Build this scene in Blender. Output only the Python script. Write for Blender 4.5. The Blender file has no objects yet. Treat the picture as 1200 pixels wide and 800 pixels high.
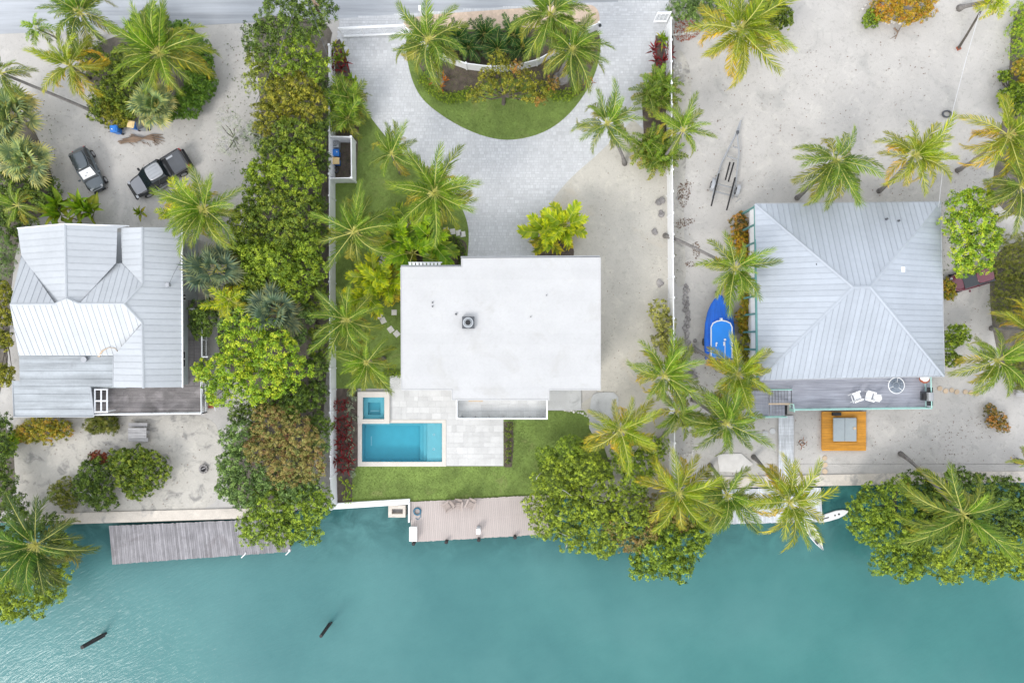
import bpy, math, random
import numpy as np
from mathutils import Vector, Matrix
R_ = math.radians
random.seed(7); RNG = np.random.default_rng(11)
scene = bpy.context.scene
COL = scene.collection

# ---------------------------------------------------------------- camera, world, sun, exposure
H = 61.5                      # flying height of the camera (m)
S = 13.0                      # photograph pixels per metre on the ground
cam_d = bpy.data.cameras.new("camera"); cam = bpy.data.objects.new("camera", cam_d)
COL.objects.link(cam); cam.location = (0, 0, H); cam.rotation_euler = (0, 0, 0)
cam_d.sensor_width = 36.0; cam_d.lens = 18.0 / (600 / S / H); cam_d.clip_start = 0.5; cam_d.clip_end = 4000
scene.camera = cam
SUN_EL, SUN_AZ = R_(42), R_(220)         # azimuth clockwise from +Y: the sun stands low left of the picture
world = bpy.data.worlds.new("World"); scene.world = world; world.use_nodes = True
nt = world.node_tree; nt.nodes.clear()
sky = nt.nodes.new("ShaderNodeTexSky"); sky.sky_type = 'NISHITA'; sky.sun_disc = False
sky.sun_elevation = SUN_EL; sky.sun_rotation = SUN_AZ; sky.air_density = 1.0; sky.dust_density = 1.0
hsv = nt.nodes.new("ShaderNodeHueSaturation"); hsv.inputs['Saturation'].default_value = 0.30
bg = nt.nodes.new("ShaderNodeBackground"); bg.inputs['Strength'].default_value = 0.15
wo = nt.nodes.new("ShaderNodeOutputWorld")
nt.links.new(sky.outputs[0], hsv.inputs['Color']); 
veil = nt.nodes.new("ShaderNodeMix"); veil.data_type = 'RGBA'; veil.inputs[0].default_value = 0.72      # thin even cloud over the clear sky
veil.inputs[7].default_value = (4.1, 4.25, 4.5, 1); nt.links.new(hsv.outputs[0], veil.inputs[6]); nt.links.new(veil.outputs[2], bg.inputs[0])
nt.links.new(bg.outputs[0], wo.inputs[0])
sd = bpy.data.lights.new("sun", 'SUN'); sd.energy = 0.75; sd.angle = R_(18); sd.color = (1.0, 0.955, 0.89)
sun = bpy.data.objects.new("sun", sd); COL.objects.link(sun)
sdir = Vector((math.sin(SUN_AZ) * math.cos(SUN_EL), math.cos(SUN_AZ) * math.cos(SUN_EL), math.sin(SUN_EL)))
sun.rotation_euler = sdir.to_track_quat('Z', 'Y').to_euler(); sun.location = sdir * 90
vs = scene.view_settings; vs.view_transform = 'Standard'; vs.look = 'None'; vs.exposure = 1.34; vs.gamma = 1.0
vs.use_curve_mapping = False

# ---------------------------------------------------------------- helpers
def W(px, py, z=0.0):
    f = (H - z) / H
    return Vector(((px - 600) / S * f, (400 - py) / S * f, z))
def W2(pts, z=0.0):
    return [tuple(W(a, b, z)[:2]) for a, b in pts]
def pxm(r, z=0.0):            # pixels -> metres at height z
    return r / S * (H - z) / H

class MB:
    def __init__(s): s.v = []; s.f = []; s.m = []
    def add(s, vs_, fs, mi=0):
        o = len(s.v); s.v += [tuple(p) for p in vs_]
        for q in fs: s.f.append(tuple(i + o for i in q)); s.m.append(mi)
        return s
    def box(s, c, d, rz=0.0, mi=0, M=None):
        x, y, z = (k / 2 for k in d)
        P = [(-x, -y, -z), (x, -y, -z), (x, y, -z), (-x, y, -z), (-x, -y, z), (x, -y, z), (x, y, z), (-x, y, z)]
        if M is not None: P = [M @ Vector(p) for p in P]
        elif rz:
            cs, sn = math.cos(rz), math.sin(rz); P = [(a * cs - b * sn, a * sn + b * cs, k) for a, b, k in P]
        P = [(p[0] + c[0], p[1] + c[1], p[2] + c[2]) for p in P]
        return s.add(P, [(3, 2, 1, 0), (4, 5, 6, 7), (0, 1, 5, 4), (1, 2, 6, 5), (2, 3, 7, 6), (3, 0, 4, 7)], mi)
    def prism(s, poly, z0, z1, mi=0):
        a = sum(poly[i - 1][0] * poly[i][1] - poly[i][0] * poly[i - 1][1] for i in range(len(poly)))
        if a < 0: poly = poly[::-1]
        n = len(poly)
        P = [(x, y, z0) for x, y in poly] + [(x, y, z1) for x, y in poly]
        F = [tuple(range(n, 2 * n)), tuple(range(n - 1, -1, -1))] + [(i, (i + 1) % n, n + (i + 1) % n, n + i) for i in range(n)]
        return s.add(P, F, mi)
    def pbox(s, x0, y0, x1, y1, z0, z1, mi=0):      # footprint read at the height of its top
        return s.prism(W2([(x0, y0), (x1, y0), (x1, y1), (x0, y1)], z1), z0, z1, mi)
    def tube(s, pts, r, n=6, mi=0, caps=True):
        pts = [Vector(p) for p in pts]; k = len(pts)
        rs = r if isinstance(r, (list, tuple)) else [r] * k
        P = []; ref = None
        for i, p in enumerate(pts):
            d = (pts[min(i + 1, k - 1)] - pts[max(i - 1, 0)]).normalized()
            if ref is None: ref = Vector((0, 0, 1)) if abs(d.z) < 0.9 else Vector((1, 0, 0))
            a = (ref - d * ref.dot(d)).normalized(); b = d.cross(a); ref = a
            for j in range(n):
                t = 2 * math.pi * j / n; P.append(p + (a * math.cos(t) + b * math.sin(t)) * rs[i])
        F = [(i * n + j, i * n + (j + 1) % n, (i + 1) * n + (j + 1) % n, (i + 1) * n + j) for i in range(k - 1) for j in range(n)]
        if caps: F += [tuple(range(n - 1, -1, -1)), tuple(range((k - 1) * n, k * n))]
        return s.add(P, F, mi)
    def cyl(s, c, r, h, n=12, mi=0): return s.tube([c, (c[0], c[1], c[2] + h)], r, n, mi)
    def disc(s, c, r, z1, n=16, mi=0): return s.prism([(c[0] + r * math.cos(6.2832 * i / n), c[1] + r * math.sin(6.2832 * i / n)) for i in range(n)], c[2], z1, mi)
    def torus(s, c, R, r, n=20, m=6, mi=0, ax=None):
        P = []
        for i in range(n):
            t = 6.2832 * i / n
            for j in range(m):
                u = 6.2832 * j / m; q = Vector(((R + r * math.cos(u)) * math.cos(t), (R + r * math.cos(u)) * math.sin(t), r * math.sin(u)))
                if ax is not None: q = ax @ q
                P.append(q + Vector(c))
        return s.add(P, [(i * m + j, ((i + 1) % n) * m + j, ((i + 1) % n) * m + (j + 1) % m, i * m + (j + 1) % m) for i in range(n) for j in range(m)], mi)
    def loft(s, secs, mi=0, caps=True, closed=True):
        n = len(secs[0]); P = [p for q in secs for p in q]; F = []
        for i in range(len(secs) - 1):
            for j in range(n if closed else n - 1):
                F.append((i * n + j, i * n + (j + 1) % n, (i + 1) * n + (j + 1) % n, (i + 1) * n + j))
        if caps: F += [tuple(range(n - 1, -1, -1)), tuple(range((len(secs) - 1) * n, len(secs) * n))]
        return s.add(P, F, mi)
    def mesh(s, name, mats, off=(0, 0, 0), smooth=False):
        me = bpy.data.meshes.new(name)
        me.from_pydata([(p[0] - off[0], p[1] - off[1], p[2] - off[2]) for p in s.v], [], s.f)
        for m in (mats if isinstance(mats, (list, tuple)) else [mats]): me.materials.append(m)
        if len(me.materials) > 1: me.polygons.foreach_set('material_index', s.m)
        if smooth: me.polygons.foreach_set('use_smooth', [True] * len(me.polygons))
        me.update(); return me

def woff(o):
    t = Vector((0, 0, 0))
    while o is not None: t += o.location; o = o.parent
    return t
def link(name, me, parent=None, loc=(0, 0, 0), rz=0.0):
    o = bpy.data.objects.new(name, me); COL.objects.link(o); o.location = loc
    if rz: o.rotation_euler = (0, 0, rz)
    if parent is not None: o.parent = parent
    return o
def part(name, mb, mats, parent, local=False, smooth=False, kind=None):
    o = link(name, mb.mesh(name, mats, (0, 0, 0) if local else woff(parent), smooth), parent)
    if kind: o['kind'] = kind
    return o
def tag(o, label, cat, group=None):
    o['label'] = label; o['category'] = cat
    if group: o['group'] = group
    return o
def thing(name, label, cat, loc, group=None, rz=0.0):
    o = bpy.data.objects.new(name, None); COL.objects.link(o); o.location = loc; o.rotation_euler = (0, 0, rz)
    o.empty_display_size = 0.3
    return tag(o, label, cat, group)
def solo(name, mb, mats, label, cat, loc=None, group=None, smooth=False):
    if loc is None:
        a = np.array(mb.v); loc = ((a[:, 0].min() + a[:, 0].max()) / 2, (a[:, 1].min() + a[:, 1].max()) / 2, a[:, 2].min())
    return tag(link(name, mb.mesh(name, mats, loc, smooth), None, loc), label, cat, group)
def struct(name, mb, mats, smooth=False):
    o = link(name, mb.mesh(name, mats, (0, 0, 0), smooth)); o['kind'] = 'structure'; return o
def copy_tree(o, parent=None):
    c = o.copy(); COL.objects.link(c)
    if parent is not None: c.parent = parent
    for ch in o.children: copy_tree(ch, c)
    return c
def bevel(o, w=0.02, n=2):
    m = o.modifiers.new('bevel', 'BEVEL'); m.width = w; m.segments = n; m.limit_method = 'ANGLE'; return o

# ---------------------------------------------------------------- materials
def new_mat(name):
    m = bpy.data.materials.new(name); m.use_nodes = True; n = m.node_tree; n.nodes.clear()
    out = n.nodes.new("ShaderNodeOutputMaterial"); return m, n, out
def node(n, t, **kw):
    x = n.nodes.new(t)
    for k, v in kw.items():
        if k in x.inputs: x.inputs[k].default_value = v
        else: setattr(x, k, v)
    return x
def ramp(n, fac, stops):
    r = n.nodes.new("ShaderNodeValToRGB"); e = r.color_ramp.elements
    while len(e) < len(stops): e.new(0.5)
    for i, (p, c) in enumerate(stops): e[i].position = p; e[i].color = (*c, 1) if len(c) == 3 else c
    n.links.new(fac, r.inputs[0]); return r.outputs[0]
def mul(n, a, b, fac=1.0, mode='MULTIPLY'):
    x = n.nodes.new("ShaderNodeMix"); x.data_type = 'RGBA'; x.blend_type = mode
    if hasattr(fac, 'links'): n.links.new(fac, x.inputs[0])
    else: x.inputs[0].default_value = fac
    for s_, i in ((a, 6), (b, 7)):
        if hasattr(s_, 'links'): n.links.new(s_, x.inputs[i])
        else: x.inputs[i].default_value = (*s_, 1) if len(s_) == 3 else s_
    return x.outputs[2]
def noise(n, scale, detail=4, rough=0.55, vec=None, dist=0.0):
    t = node(n, "ShaderNodeTexNoise", Scale=scale, Detail=detail, Roughness=rough, Distortion=dist)
    if vec is None: vec = n.nodes.new("ShaderNodeNewGeometry").outputs['Position']
    n.links.new(vec, t.inputs['Vector']); return t.outputs['Fac']
def mapped(n, scale=(1, 1, 1), rot=(0, 0, 0)):
    g = n.nodes.new("ShaderNodeNewGeometry"); m = n.nodes.new("ShaderNodeMapping")
    if any(rot): m.vector_type = 'TEXTURE'; scale = tuple(1 / k for k in scale)
    m.inputs['Scale'].default_value = scale; m.inputs['Rotation'].default_value = rot
    n.links.new(g.outputs['Position'], m.inputs['Vector']); return m.outputs[0]
def sc(c, k): return tuple(min(1.0, x * k) for x in c)

def pmat(name, col, rough=0.6, metal=0.0, var=0.12, scale=1.5, fine=25.0, bump=0.15, spec=0.5, objrand=0.0,
         grain=None, stain=None, stain_col=(0.1, 0.1, 0.1), stain_scale=0.5, attr=0.0, objcol=False, coat=0.0, stain_amt=0.7, speck=None):
    """surface with broad and fine colour variation, optional stretched grain, stains, per object variation"""
    m, n, out = new_mat(name)
    b = node(n, "ShaderNodeBsdfPrincipled", Roughness=rough, Metallic=metal); b.inputs['Specular IOR Level'].default_value = spec
    b.inputs['Coat Weight'].default_value = coat; b.inputs['Coat Roughness'].default_value = 0.06
    c = ramp(n, noise(n, scale, 5), [(0.3, sc(col, 1 - var)), (0.7, sc(col, 1 + var))])
    f = noise(n, fine, 3, 0.6)
    c = mul(n, c, ramp(n, f, [(0.3, (1 - var * .6,) * 3), (0.7, (1 + var * .6,) * 3)]))
    if grain:
        g = noise(n, 1.0, 5, 0.65, mapped(n, grain)); f = g
        c = mul(n, c, ramp(n, g, [(0.3, (0.62,) * 3), (0.68, (1.18,) * 3)]), 0.85)
    if stain is not None:
        s_ = noise(n, stain_scale, 6, 0.62, dist=0.6)
        x = node(n, "ShaderNodeMapRange"); n.links.new(s_, x.inputs[0])
        x.inputs[1].default_value = stain; x.inputs[2].default_value = stain + 0.12; x.inputs[4].default_value = stain_amt
        c = mul(n, c, stain_col, x.outputs[0], 'MIX')
    if speck:
        for s1, lim, k in ((2.6, .57, speck[0]), (9.0, .61, speck[1]), (0.9, .56, speck[2])):
            x = node(n, "ShaderNodeMapRange"); n.links.new(noise(n, s1, 3, .6, dist=.8), x.inputs[0]); x.inputs[1].default_value = lim; x.inputs[2].default_value = lim + .1
            c = mul(n, c, (k, k, k * .99), x.outputs[0])
    if objrand:
        oi = n.nodes.new("ShaderNodeObjectInfo")
        c = mul(n, c, ramp(n, oi.outputs['Random'], [(0.0, (1 - objrand,) * 3), (1.0, (1 + objrand,) * 3)]))
    if attr:
        a = node(n, "ShaderNodeAttribute", attribute_name='tint')
        c = mul(n, c, ramp(n, a.outputs['Fac'], [(0.0, (1 - attr,) * 3), (1.0, (1 + attr * .6,) * 3)]))
    if objcol:
        oi = n.nodes.new("ShaderNodeObjectInfo"); c = mul(n, c, oi.outputs['Color'])
    n.links.new(c, b.inputs['Base Color'])
    if bump:
        bp = node(n, "ShaderNodeBump", Strength=bump, Distance=0.03); n.links.new(f, bp.inputs['Height']); n.links.new(bp.outputs[0], b.inputs['Normal'])
    n.links.new(b.outputs[0], out.inputs[0]); return m

def leafmat(name, stops, rough=0.45, trans=0.14, objcol=False, spec=0.3):
    m, n, out = new_mat(name)
    a = node(n, "ShaderNodeAttribute", attribute_name='tint')
    c = ramp(n, a.outputs['Fac'], stops)
    if objcol:
        oi = n.nodes.new("ShaderNodeObjectInfo"); c = mul(n, c, oi.outputs['Color'])
    b = node(n, "ShaderNodeBsdfPrincipled", Roughness=rough); b.inputs['Specular IOR Level'].default_value = spec
    t = n.nodes.new("ShaderNodeBsdfTranslucent"); mx = n.nodes.new("ShaderNodeMixShader"); mx.inputs[0].default_value = trans
    n.links.new(c, b.inputs['Base Color']); n.links.new(mul(n, c, (1.25, 1.3, 0.6)), t.inputs['Color'])
    n.links.new(b.outputs[0], mx.inputs[1]); n.links.new(t.outputs[0], mx.inputs[2]); n.links.new(mx.outputs[0], out.inputs[0])
    return m

M = {}
M['sand'] = pmat('sand', (0.450, 0.432, 0.410), 0.95, var=0.07, scale=0.35, fine=9, bump=0.5, stain=0.56, stain_col=(0.32, 0.315, 0.30), stain_scale=0.30, stain_amt=0.55, speck=(.86, .66, 1.08))
M['sand_litter'] = pmat('weathered sand', (0.460, 0.437, 0.396), 0.95, var=0.08, scale=0.5, fine=9, bump=0.5, stain=0.535, stain_col=(0.19, 0.185, 0.18), stain_scale=0.7, stain_amt=0.75, speck=(.85, .7, 1.1))
M['yard'] = pmat('beige gravel', (0.48, 0.455, 0.405), 0.95, var=0.10, scale=0.3, fine=14, bump=0.5, stain=0.6, stain_col=(0.50, 0.43, 0.33), stain_scale=0.25, stain_amt=0.5, speck=(.88, .72, 1.08))
M['verge'] = pmat('pink gravel', (0.58, 0.45, 0.35), 0.95, var=0.12, scale=2, fine=8, bump=0.6)
M['road'] = pmat('asphalt', (0.39, 0.41, 0.44), 0.9, var=0.05, scale=0.25, fine=12, bump=0.3, grain=(0.05, 1.2, 1))
M['mulch'] = pmat('mulch', (0.105, 0.082, 0.068), 0.95, var=0.35, scale=2, fine=12, bump=1.0)
M['soil'] = pmat('leafy soil', (0.13, 0.115, 0.095), 0.95, var=0.3, scale=1.2, fine=9, bump=0.8, stain=0.58, stain_col=(0.26, 0.25, 0.23), stain_scale=0.9)
M['lawn'] = pmat('lawn', (0.155, 0.222, 0.050), 0.95, var=0.26, scale=0.55, fine=7, bump=0.8, stain=0.58, stain_col=(0.22, 0.235, 0.085), stain_scale=0.45, stain_amt=0.7)
M['paver'] = pmat('light grey pavers', (0.525, 0.533, 0.548), 0.8, var=0.06, scale=0.4, fine=20, bump=0.2, attr=0.13)
M['joint'] = pmat('paver joints', (0.46, 0.47, 0.485), 0.95, var=0.1)
M['tile'] = pmat('travertine', (0.535, 0.53, 0.52), 0.7, var=0.07, scale=1.2, fine=18, bump=0.1, objrand=0.085)
M['coping'] = pmat('coping', (0.58, 0.54, 0.49), 0.7, var=0.05)
M['concrete'] = pmat('concrete', (0.47, 0.475, 0.475), 0.9, var=0.12, scale=0.6, fine=14, bump=0.3, stain=0.6, stain_col=(0.26, 0.26, 0.26), stain_scale=0.7)
M['palecon'] = pmat('pale concrete', (0.56, 0.51, 0.45), 0.9, var=0.14, scale=0.7, fine=12, bump=0.3, stain=0.53, stain_col=(0.27, 0.265, 0.26), stain_scale=0.7, stain_amt=0.75)
M['white'] = pmat('white paint', (0.83, 0.84, 0.86), 0.45, var=0.03, bump=0.02)
M['roofwhite'] = pmat('white membrane', (0.455, 0.455, 0.457), 0.6, var=0.04, scale=0.5, fine=6, bump=0.08, stain=0.54, stain_col=(0.395, 0.388, 0.375), stain_scale=0.30, objrand=0.02, stain_amt=0.65, speck=(.965, .95, 1.02))
M['metal_roof'] = pmat('galvalume roof', (0.425, 0.447, 0.472), 0.55, metal=0.1, var=0.05, scale=0.4, fine=3, bump=0.03, objrand=0.045, stain=0.68, stain_col=(0.40, 0.42, 0.45), stain_scale=0.3, stain_amt=0.5)
M['metal_roof_b'] = pmat('pale blue metal roof', (0.387, 0.421, 0.469), 0.42, metal=0.25, var=0.05, scale=0.35, fine=3, bump=0.03, objrand=0.05)
M['grey_roof'] = pmat('weathered roof', (0.344, 0.372, 0.396), 0.65, var=0.1, scale=0.6, fine=6, bump=0.1, grain=(0.12, 1.6, 1), objrand=0.05, stain=0.62, stain_col=(0.2, 0.21, 0.22), stain_scale=0.5, stain_amt=0.6)
M['wall_grey'] = pmat('grey siding', (0.42, 0.46, 0.47), 0.8, var=0.08)
M['wall_white'] = pmat('white stucco', (0.74, 0.74, 0.73), 0.85, var=0.04)
M['teal'] = pmat('teal paint', (0.10, 0.26, 0.25), 0.5, var=0.08)
M['mint'] = pmat('mint paint', (0.36, 0.60, 0.55), 0.5, var=0.08)
M['dockwood'] = pmat('weathered planks', (0.272, 0.262, 0.276), 0.9, var=0.16, scale=1.0, fine=20, bump=0.4, grain=(9, 0.7, 1), objrand=0.2, stain=0.54, stain_col=(0.15, 0.135, 0.14), stain_scale=0.45, stain_amt=0.5)
M['deckwood'] = pmat('dark weathered deck', (0.185, 0.170, 0.168), 0.85, var=0.25, scale=0.6, fine=16, bump=0.3, grain=(0.5, 10, 1), objrand=0.14, stain=0.5, stain_col=(0.35, 0.32, 0.32), stain_scale=0.5, stain_amt=0.55)
M['greydeck'] = pmat('painted deck', (0.335, 0.345, 0.40), 0.75, var=0.08, scale=0.6, fine=16, bump=0.2, grain=(0.4, 9, 1), objrand=0.06)
M['composite'] = pmat('pink grey composite', (0.423, 0.368, 0.345), 0.8, var=0.04, scale=0.5, bump=0.1, objrand=0.035)
M['whitedock'] = pmat('bleached planks', (0.56, 0.58, 0.61), 0.85, var=0.08, objrand=0.09, grain=(8, 0.6, 1), bump=0.2)
M['cedar'] = pmat('orange stained wood', (0.56, 0.25, 0.022), 0.6, var=0.1, grain=(0.6, 9, 1), objrand=0.10, bump=0.1)
M['greywood'] = pmat('silvered wood', (0.42, 0.41, 0.41), 0.9, var=0.12, grain=(1.0, 12, 1), objrand=0.08, bump=0.2)
M['drift'] = pmat('dead frond', (0.22, 0.155, 0.11), 0.95, var=0.25, fine=20)
M['trunk'] = pmat('palm bark', (0.215, 0.20, 0.19), 0.95, var=0.15, grain=(1.5, 1.5, 14), bump=0.6)
M['bark'] = pmat('tree bark', (0.11, 0.095, 0.08), 0.95, var=0.25, fine=18, bump=0.6)
M['twig'] = pmat('silver twigs', (0.42, 0.41, 0.40), 0.9, var=0.15)
M['pile'] = pmat('dark piling', (0.03, 0.027, 0.028), 0.8, var=0.3, bump=0.5)
M['black'] = pmat('black rubber', (0.018, 0.018, 0.02), 0.75, var=0.2)
M['darkgrey'] = pmat('dark grey metal', (0.09, 0.095, 0.105), 0.45, metal=0.4, var=0.1)
M['glass'] = pmat('car glass', (0.012, 0.018, 0.022), 0.06, var=0.05, bump=0, spec=0.7)
M['carblack'] = pmat('dark slate car paint', (0.075, 0.092, 0.105), 0.28, metal=0.55, var=0.05, bump=0, coat=1.0)
M['pickup'] = pmat('dark truck paint', (0.022, 0.022, 0.026), 0.28, metal=0.2, var=0.05, bump=0, coat=1.0)
M['silver'] = pmat('silver paint', (0.33, 0.34, 0.355), 0.3, metal=0.5, var=0.04, bump=0, coat=0.7)
M['hood'] = pmat('grey hood paint', (0.19, 0.195, 0.21), 0.3, metal=0.5, var=0.04, bump=0, coat=0.7)
M['maroon'] = pmat('maroon car paint', (0.11, 0.015, 0.03), 0.25, metal=0.2, var=0.05, bump=0, coat=1.0)
M['alu'] = pmat('aluminium', (0.40, 0.41, 0.43), 0.4, metal=0.6, var=0.06)
M['red'] = pmat('red plastic', (0.45, 0.02, 0.025), 0.3, var=0.05)
M['blue'] = pmat('blue canvas', (0.005, 0.13, 0.62), 0.6, var=0.10, scale=1.2, bump=0.15, grain=(6, 0.5, 1))
M['blue2'] = pmat('bright blue vinyl', (0.01, 0.24, 0.80), 0.5, var=0.05)
M['binblue'] = pmat('blue bin plastic', (0.02, 0.17, 0.55), 0.45, var=0.06)
M['binyellow'] = pmat('cream bin lid', (0.70, 0.52, 0.26), 0.5, var=0.06)
M['greyplastic'] = pmat('grey plastic', (0.38, 0.40, 0.42), 0.5, var=0.05)
M['spacover'] = pmat('grey spa cover', (0.30, 0.34, 0.36), 0.6, var=0.05)
M['taupe'] = pmat('taupe plastic', (0.36, 0.30, 0.27), 0.6, var=0.06, objrand=0.08)
M['plasticwhite'] = pmat('white plastic', (0.82, 0.82, 0.82), 0.35, var=0.02, bump=0)
M['clay'] = pmat('rust paint', (0.35, 0.10, 0.05), 0.6, var=0.2)
M['tan'] = pmat('tan stone', (0.50, 0.39, 0.28), 0.9, var=0.1, objrand=0.1)
M['stone'] = pmat('coral rock', (0.26, 0.245, 0.24), 0.95, var=0.3, fine=12, bump=0.9, objrand=0.2)
M['palestone'] = pmat('white coral stone', (0.58, 0.56, 0.53), 0.95, var=0.15, fine=12, bump=0.8, objrand=0.15)
M['step'] = pmat('stepping stone', (0.58, 0.56, 0.54), 0.8, var=0.08, objrand=0.08)
M['basin'] = pmat('pool plaster', (0.26, 0.60, 0.655), 0.7, var=0.03, bump=0.02)
M['hose'] = pmat('blue hose', (0.04, 0.16, 0.25), 0.5, var=0.1)
M['litter'] = pmat('leaf litter', (0.16, 0.095, 0.06), 0.95, var=0.4, fine=8)
M['weed'] = pmat('weeds', (0.10, 0.15, 0.04), 0.8, var=0.3)
M['wire'] = pmat('pale cable', (0.55, 0.56, 0.58), 0.5, var=0.05, bump=0)

def water_mat():
    m, n, out = new_mat('canal water')
    b = node(n, "ShaderNodeBsdfPrincipled", Roughness=0.12); b.inputs['Specular IOR Level'].default_value = 0.22
    g = n.nodes.new("ShaderNodeNewGeometry"); sx = n.nodes.new("ShaderNodeSeparateXYZ"); n.links.new(g.outputs['Position'], sx.inputs[0])
    # slow drift of the sediment: paler and greyer in the west, greener in the east, with soft clouds of silt
    xr = node(n, "ShaderNodeMapRange"); n.links.new(sx.outputs['X'], xr.inputs[0]); xr.inputs[1].default_value = -48; xr.inputs[2].default_value = 30
    c = ramp(n, xr.outputs[0], [(0.0, (0.080, 0.200, 0.202)), (0.45, (0.066, 0.185, 0.184)), (1.0, (0.046, 0.168, 0.160))])
    c = mul(n, c, ramp(n, noise(n, 0.09, 4, 0.5), [(0.3, (0.84, 0.88, 0.90)), (0.7, (1.10, 1.06, 1.05))]))
    c = mul(n, c, ramp(n, noise(n, 0.5, 4, 0.6), [(0.3, (0.95, 0.96, 0.97)), (0.7, (1.04, 1.03, 1.03))]))
    # weed and rubble on the shallow bed below the seawalls
    sh = node(n, "ShaderNodeMapRange"); n.links.new(sx.outputs['Y'], sh.inputs[0]); sh.inputs[1].default_value = -21.0; sh.inputs[2].default_value = -16.0
    wd = node(n, "ShaderNodeMapRange"); n.links.new(noise(n, 0.45, 5, 0.6, dist=.7), wd.inputs[0]); wd.inputs[1].default_value = .36; wd.inputs[2].default_value = .60; wd.inputs[4].default_value = .9
    mm = n.nodes.new("ShaderNodeMath"); mm.operation = 'MULTIPLY'; n.links.new(sh.outputs[0], mm.inputs[0]); n.links.new(wd.outputs[0], mm.inputs[1])
    c = mul(n, c, (0.022, 0.085, 0.088), mm.outputs[0], 'MIX')
    pl = node(n, "ShaderNodeMapRange"); n.links.new(noise(n, 0.10, 3, 0.5), pl.inputs[0]); pl.inputs[1].default_value = .45; pl.inputs[2].default_value = .75; pl.inputs[4].default_value = .22
    c = mul(n, c, (0.13, 0.27, 0.27), pl.outputs[0], 'MIX')
    n.links.new(c, b.inputs['Base Color'])
    amp = node(n, "ShaderNodeMapRange"); n.links.new(sx.outputs['X'], amp.inputs[0]); amp.inputs[1].default_value = -46; amp.inputs[2].default_value = 18
    amp.inputs[3].default_value = 0.55; amp.inputs[4].default_value = 0.30
    patch = noise(n, 0.07, 3, 0.5)
    r1 = noise(n, 1.0, 3, 0.55, mapped(n, (0.55, 3.0, 1), (0, 0, R_(40))), 0.5)
    r2 = noise(n, 1.0, 3, 0.6, mapped(n, (1.3, 6.5, 1), (0, 0, R_(28))), 0.4)
    ad = n.nodes.new("ShaderNodeMath"); ad.operation = 'MULTIPLY_ADD'; n.links.new(r2, ad.inputs[0]); ad.inputs[1].default_value = 0.55; n.links.new(r1, ad.inputs[2])
    st = n.nodes.new("ShaderNodeMath"); st.operation = 'MULTIPLY'; n.links.new(amp.outputs[0], st.inputs[0]); n.links.new(patch, st.inputs[1])
    bp = node(n, "ShaderNodeBump", Distance=0.15); n.links.new(ad.outputs[0], bp.inputs['Height']); n.links.new(st.outputs[0], bp.inputs['Strength'])
    n.links.new(bp.outputs[0], b.inputs['Normal']); n.links.new(b.outputs[0], out.inputs[0]); return m
M['water'] = water_mat()
def clear_water():
    m, n, out = new_mat('pool water')
    t = n.nodes.new("ShaderNodeBsdfTransparent"); t.inputs[0].default_value = (0.93, 0.985, 1, 1)
    g = node(n, "ShaderNodeBsdfGlossy", Roughness=0.03); f = node(n, "ShaderNodeFresnel", IOR=1.33); mx = n.nodes.new("ShaderNodeMixShader")
    bp = node(n, "ShaderNodeBump", Strength=0.12, Distance=0.05); n.links.new(noise(n, 3.0, 3), bp.inputs['Height'])
    n.links.new(bp.outputs[0], g.inputs['Normal']); n.links.new(bp.outputs[0], f.inputs['Normal'])
    n.links.new(f.outputs[0], mx.inputs[0]); n.links.new(t.outputs[0], mx.inputs[1]); n.links.new(g.outputs[0], mx.inputs[2]); n.links.new(mx.outputs[0], out.inputs[0])
    v = node(n, "ShaderNodeVolumeAbsorption", Density=0.42); v.inputs['Color'].default_value = (0.10, 0.80, 0.90, 1); n.links.new(v.outputs[0], out.inputs['Volume']); return m
M['poolwater'] = clear_water()
def clear_glass():
    m, n, out = new_mat('clear glass')
    t = n.nodes.new("ShaderNodeBsdfTransparent"); t.inputs[0].default_value = (0.82, 0.87, 0.9, 1)
    g = node(n, "ShaderNodeBsdfGlossy", Roughness=0.03); f = node(n, "ShaderNodeFresnel", IOR=1.5); mx = n.nodes.new("ShaderNodeMixShader")
    n.links.new(f.outputs[0], mx.inputs[0]); n.links.new(t.outputs[0], mx.inputs[1]); n.links.new(g.outputs[0], mx.inputs[2]); n.links.new(mx.outputs[0], out.inputs[0]); return m
M['clearglass'] = clear_glass()

# foliage: random leaf tones, the range widened to paint dark gaps and lit tips
L = {}
def lf(name, *cols, **kw):
    k = len(cols); L[name] = leafmat(name + ' leaves', [(0.06 + 0.88 * i / (k - 1), c) for i, c in enumerate(cols)], **kw)
lf('dark', (0.022, 0.044, 0.008), (0.104, 0.176, 0.026), (0.256, 0.354, 0.044))
lf('mid', (0.032, 0.057, 0.008), (0.153, 0.236, 0.026), (0.394, 0.457, 0.044))
lf('fresh', (0.041, 0.077, 0.007), (0.202, 0.312, 0.024), (0.468, 0.571, 0.043))
lf('lime', (0.054, 0.112, 0.008), (0.288, 0.475, 0.026), (0.659, 0.692, 0.049))
lf('croton', (0.033, 0.055, 0.007), (0.258, 0.273, 0.026), (0.527, 0.467, 0.053))
lf('olive', (0.045, 0.062, 0.010), (0.240, 0.301, 0.035), (0.548, 0.607, 0.074))
lf('mangrove', (0.039, 0.068, 0.009), (0.243, 0.334, 0.034), (0.581, 0.688, 0.059))
lf('shore', (0.036, 0.069, 0.008), (0.195, 0.300, 0.029), (0.475, 0.601, 0.053))
lf('mottled', (0.060, 0.096, 0.024), (0.291, 0.301, 0.075), (0.447, 0.346, 0.111), (0.224, 0.091, 0.046))
lf('sage', (0.033, 0.067, 0.018), (0.156, 0.255, 0.064), (0.330, 0.477, 0.118))
lf('yellow', (0.079, 0.108, 0.014), (0.278, 0.278, 0.025), (0.474, 0.371, 0.031), (0.474, 0.237, 0.036))
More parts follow.
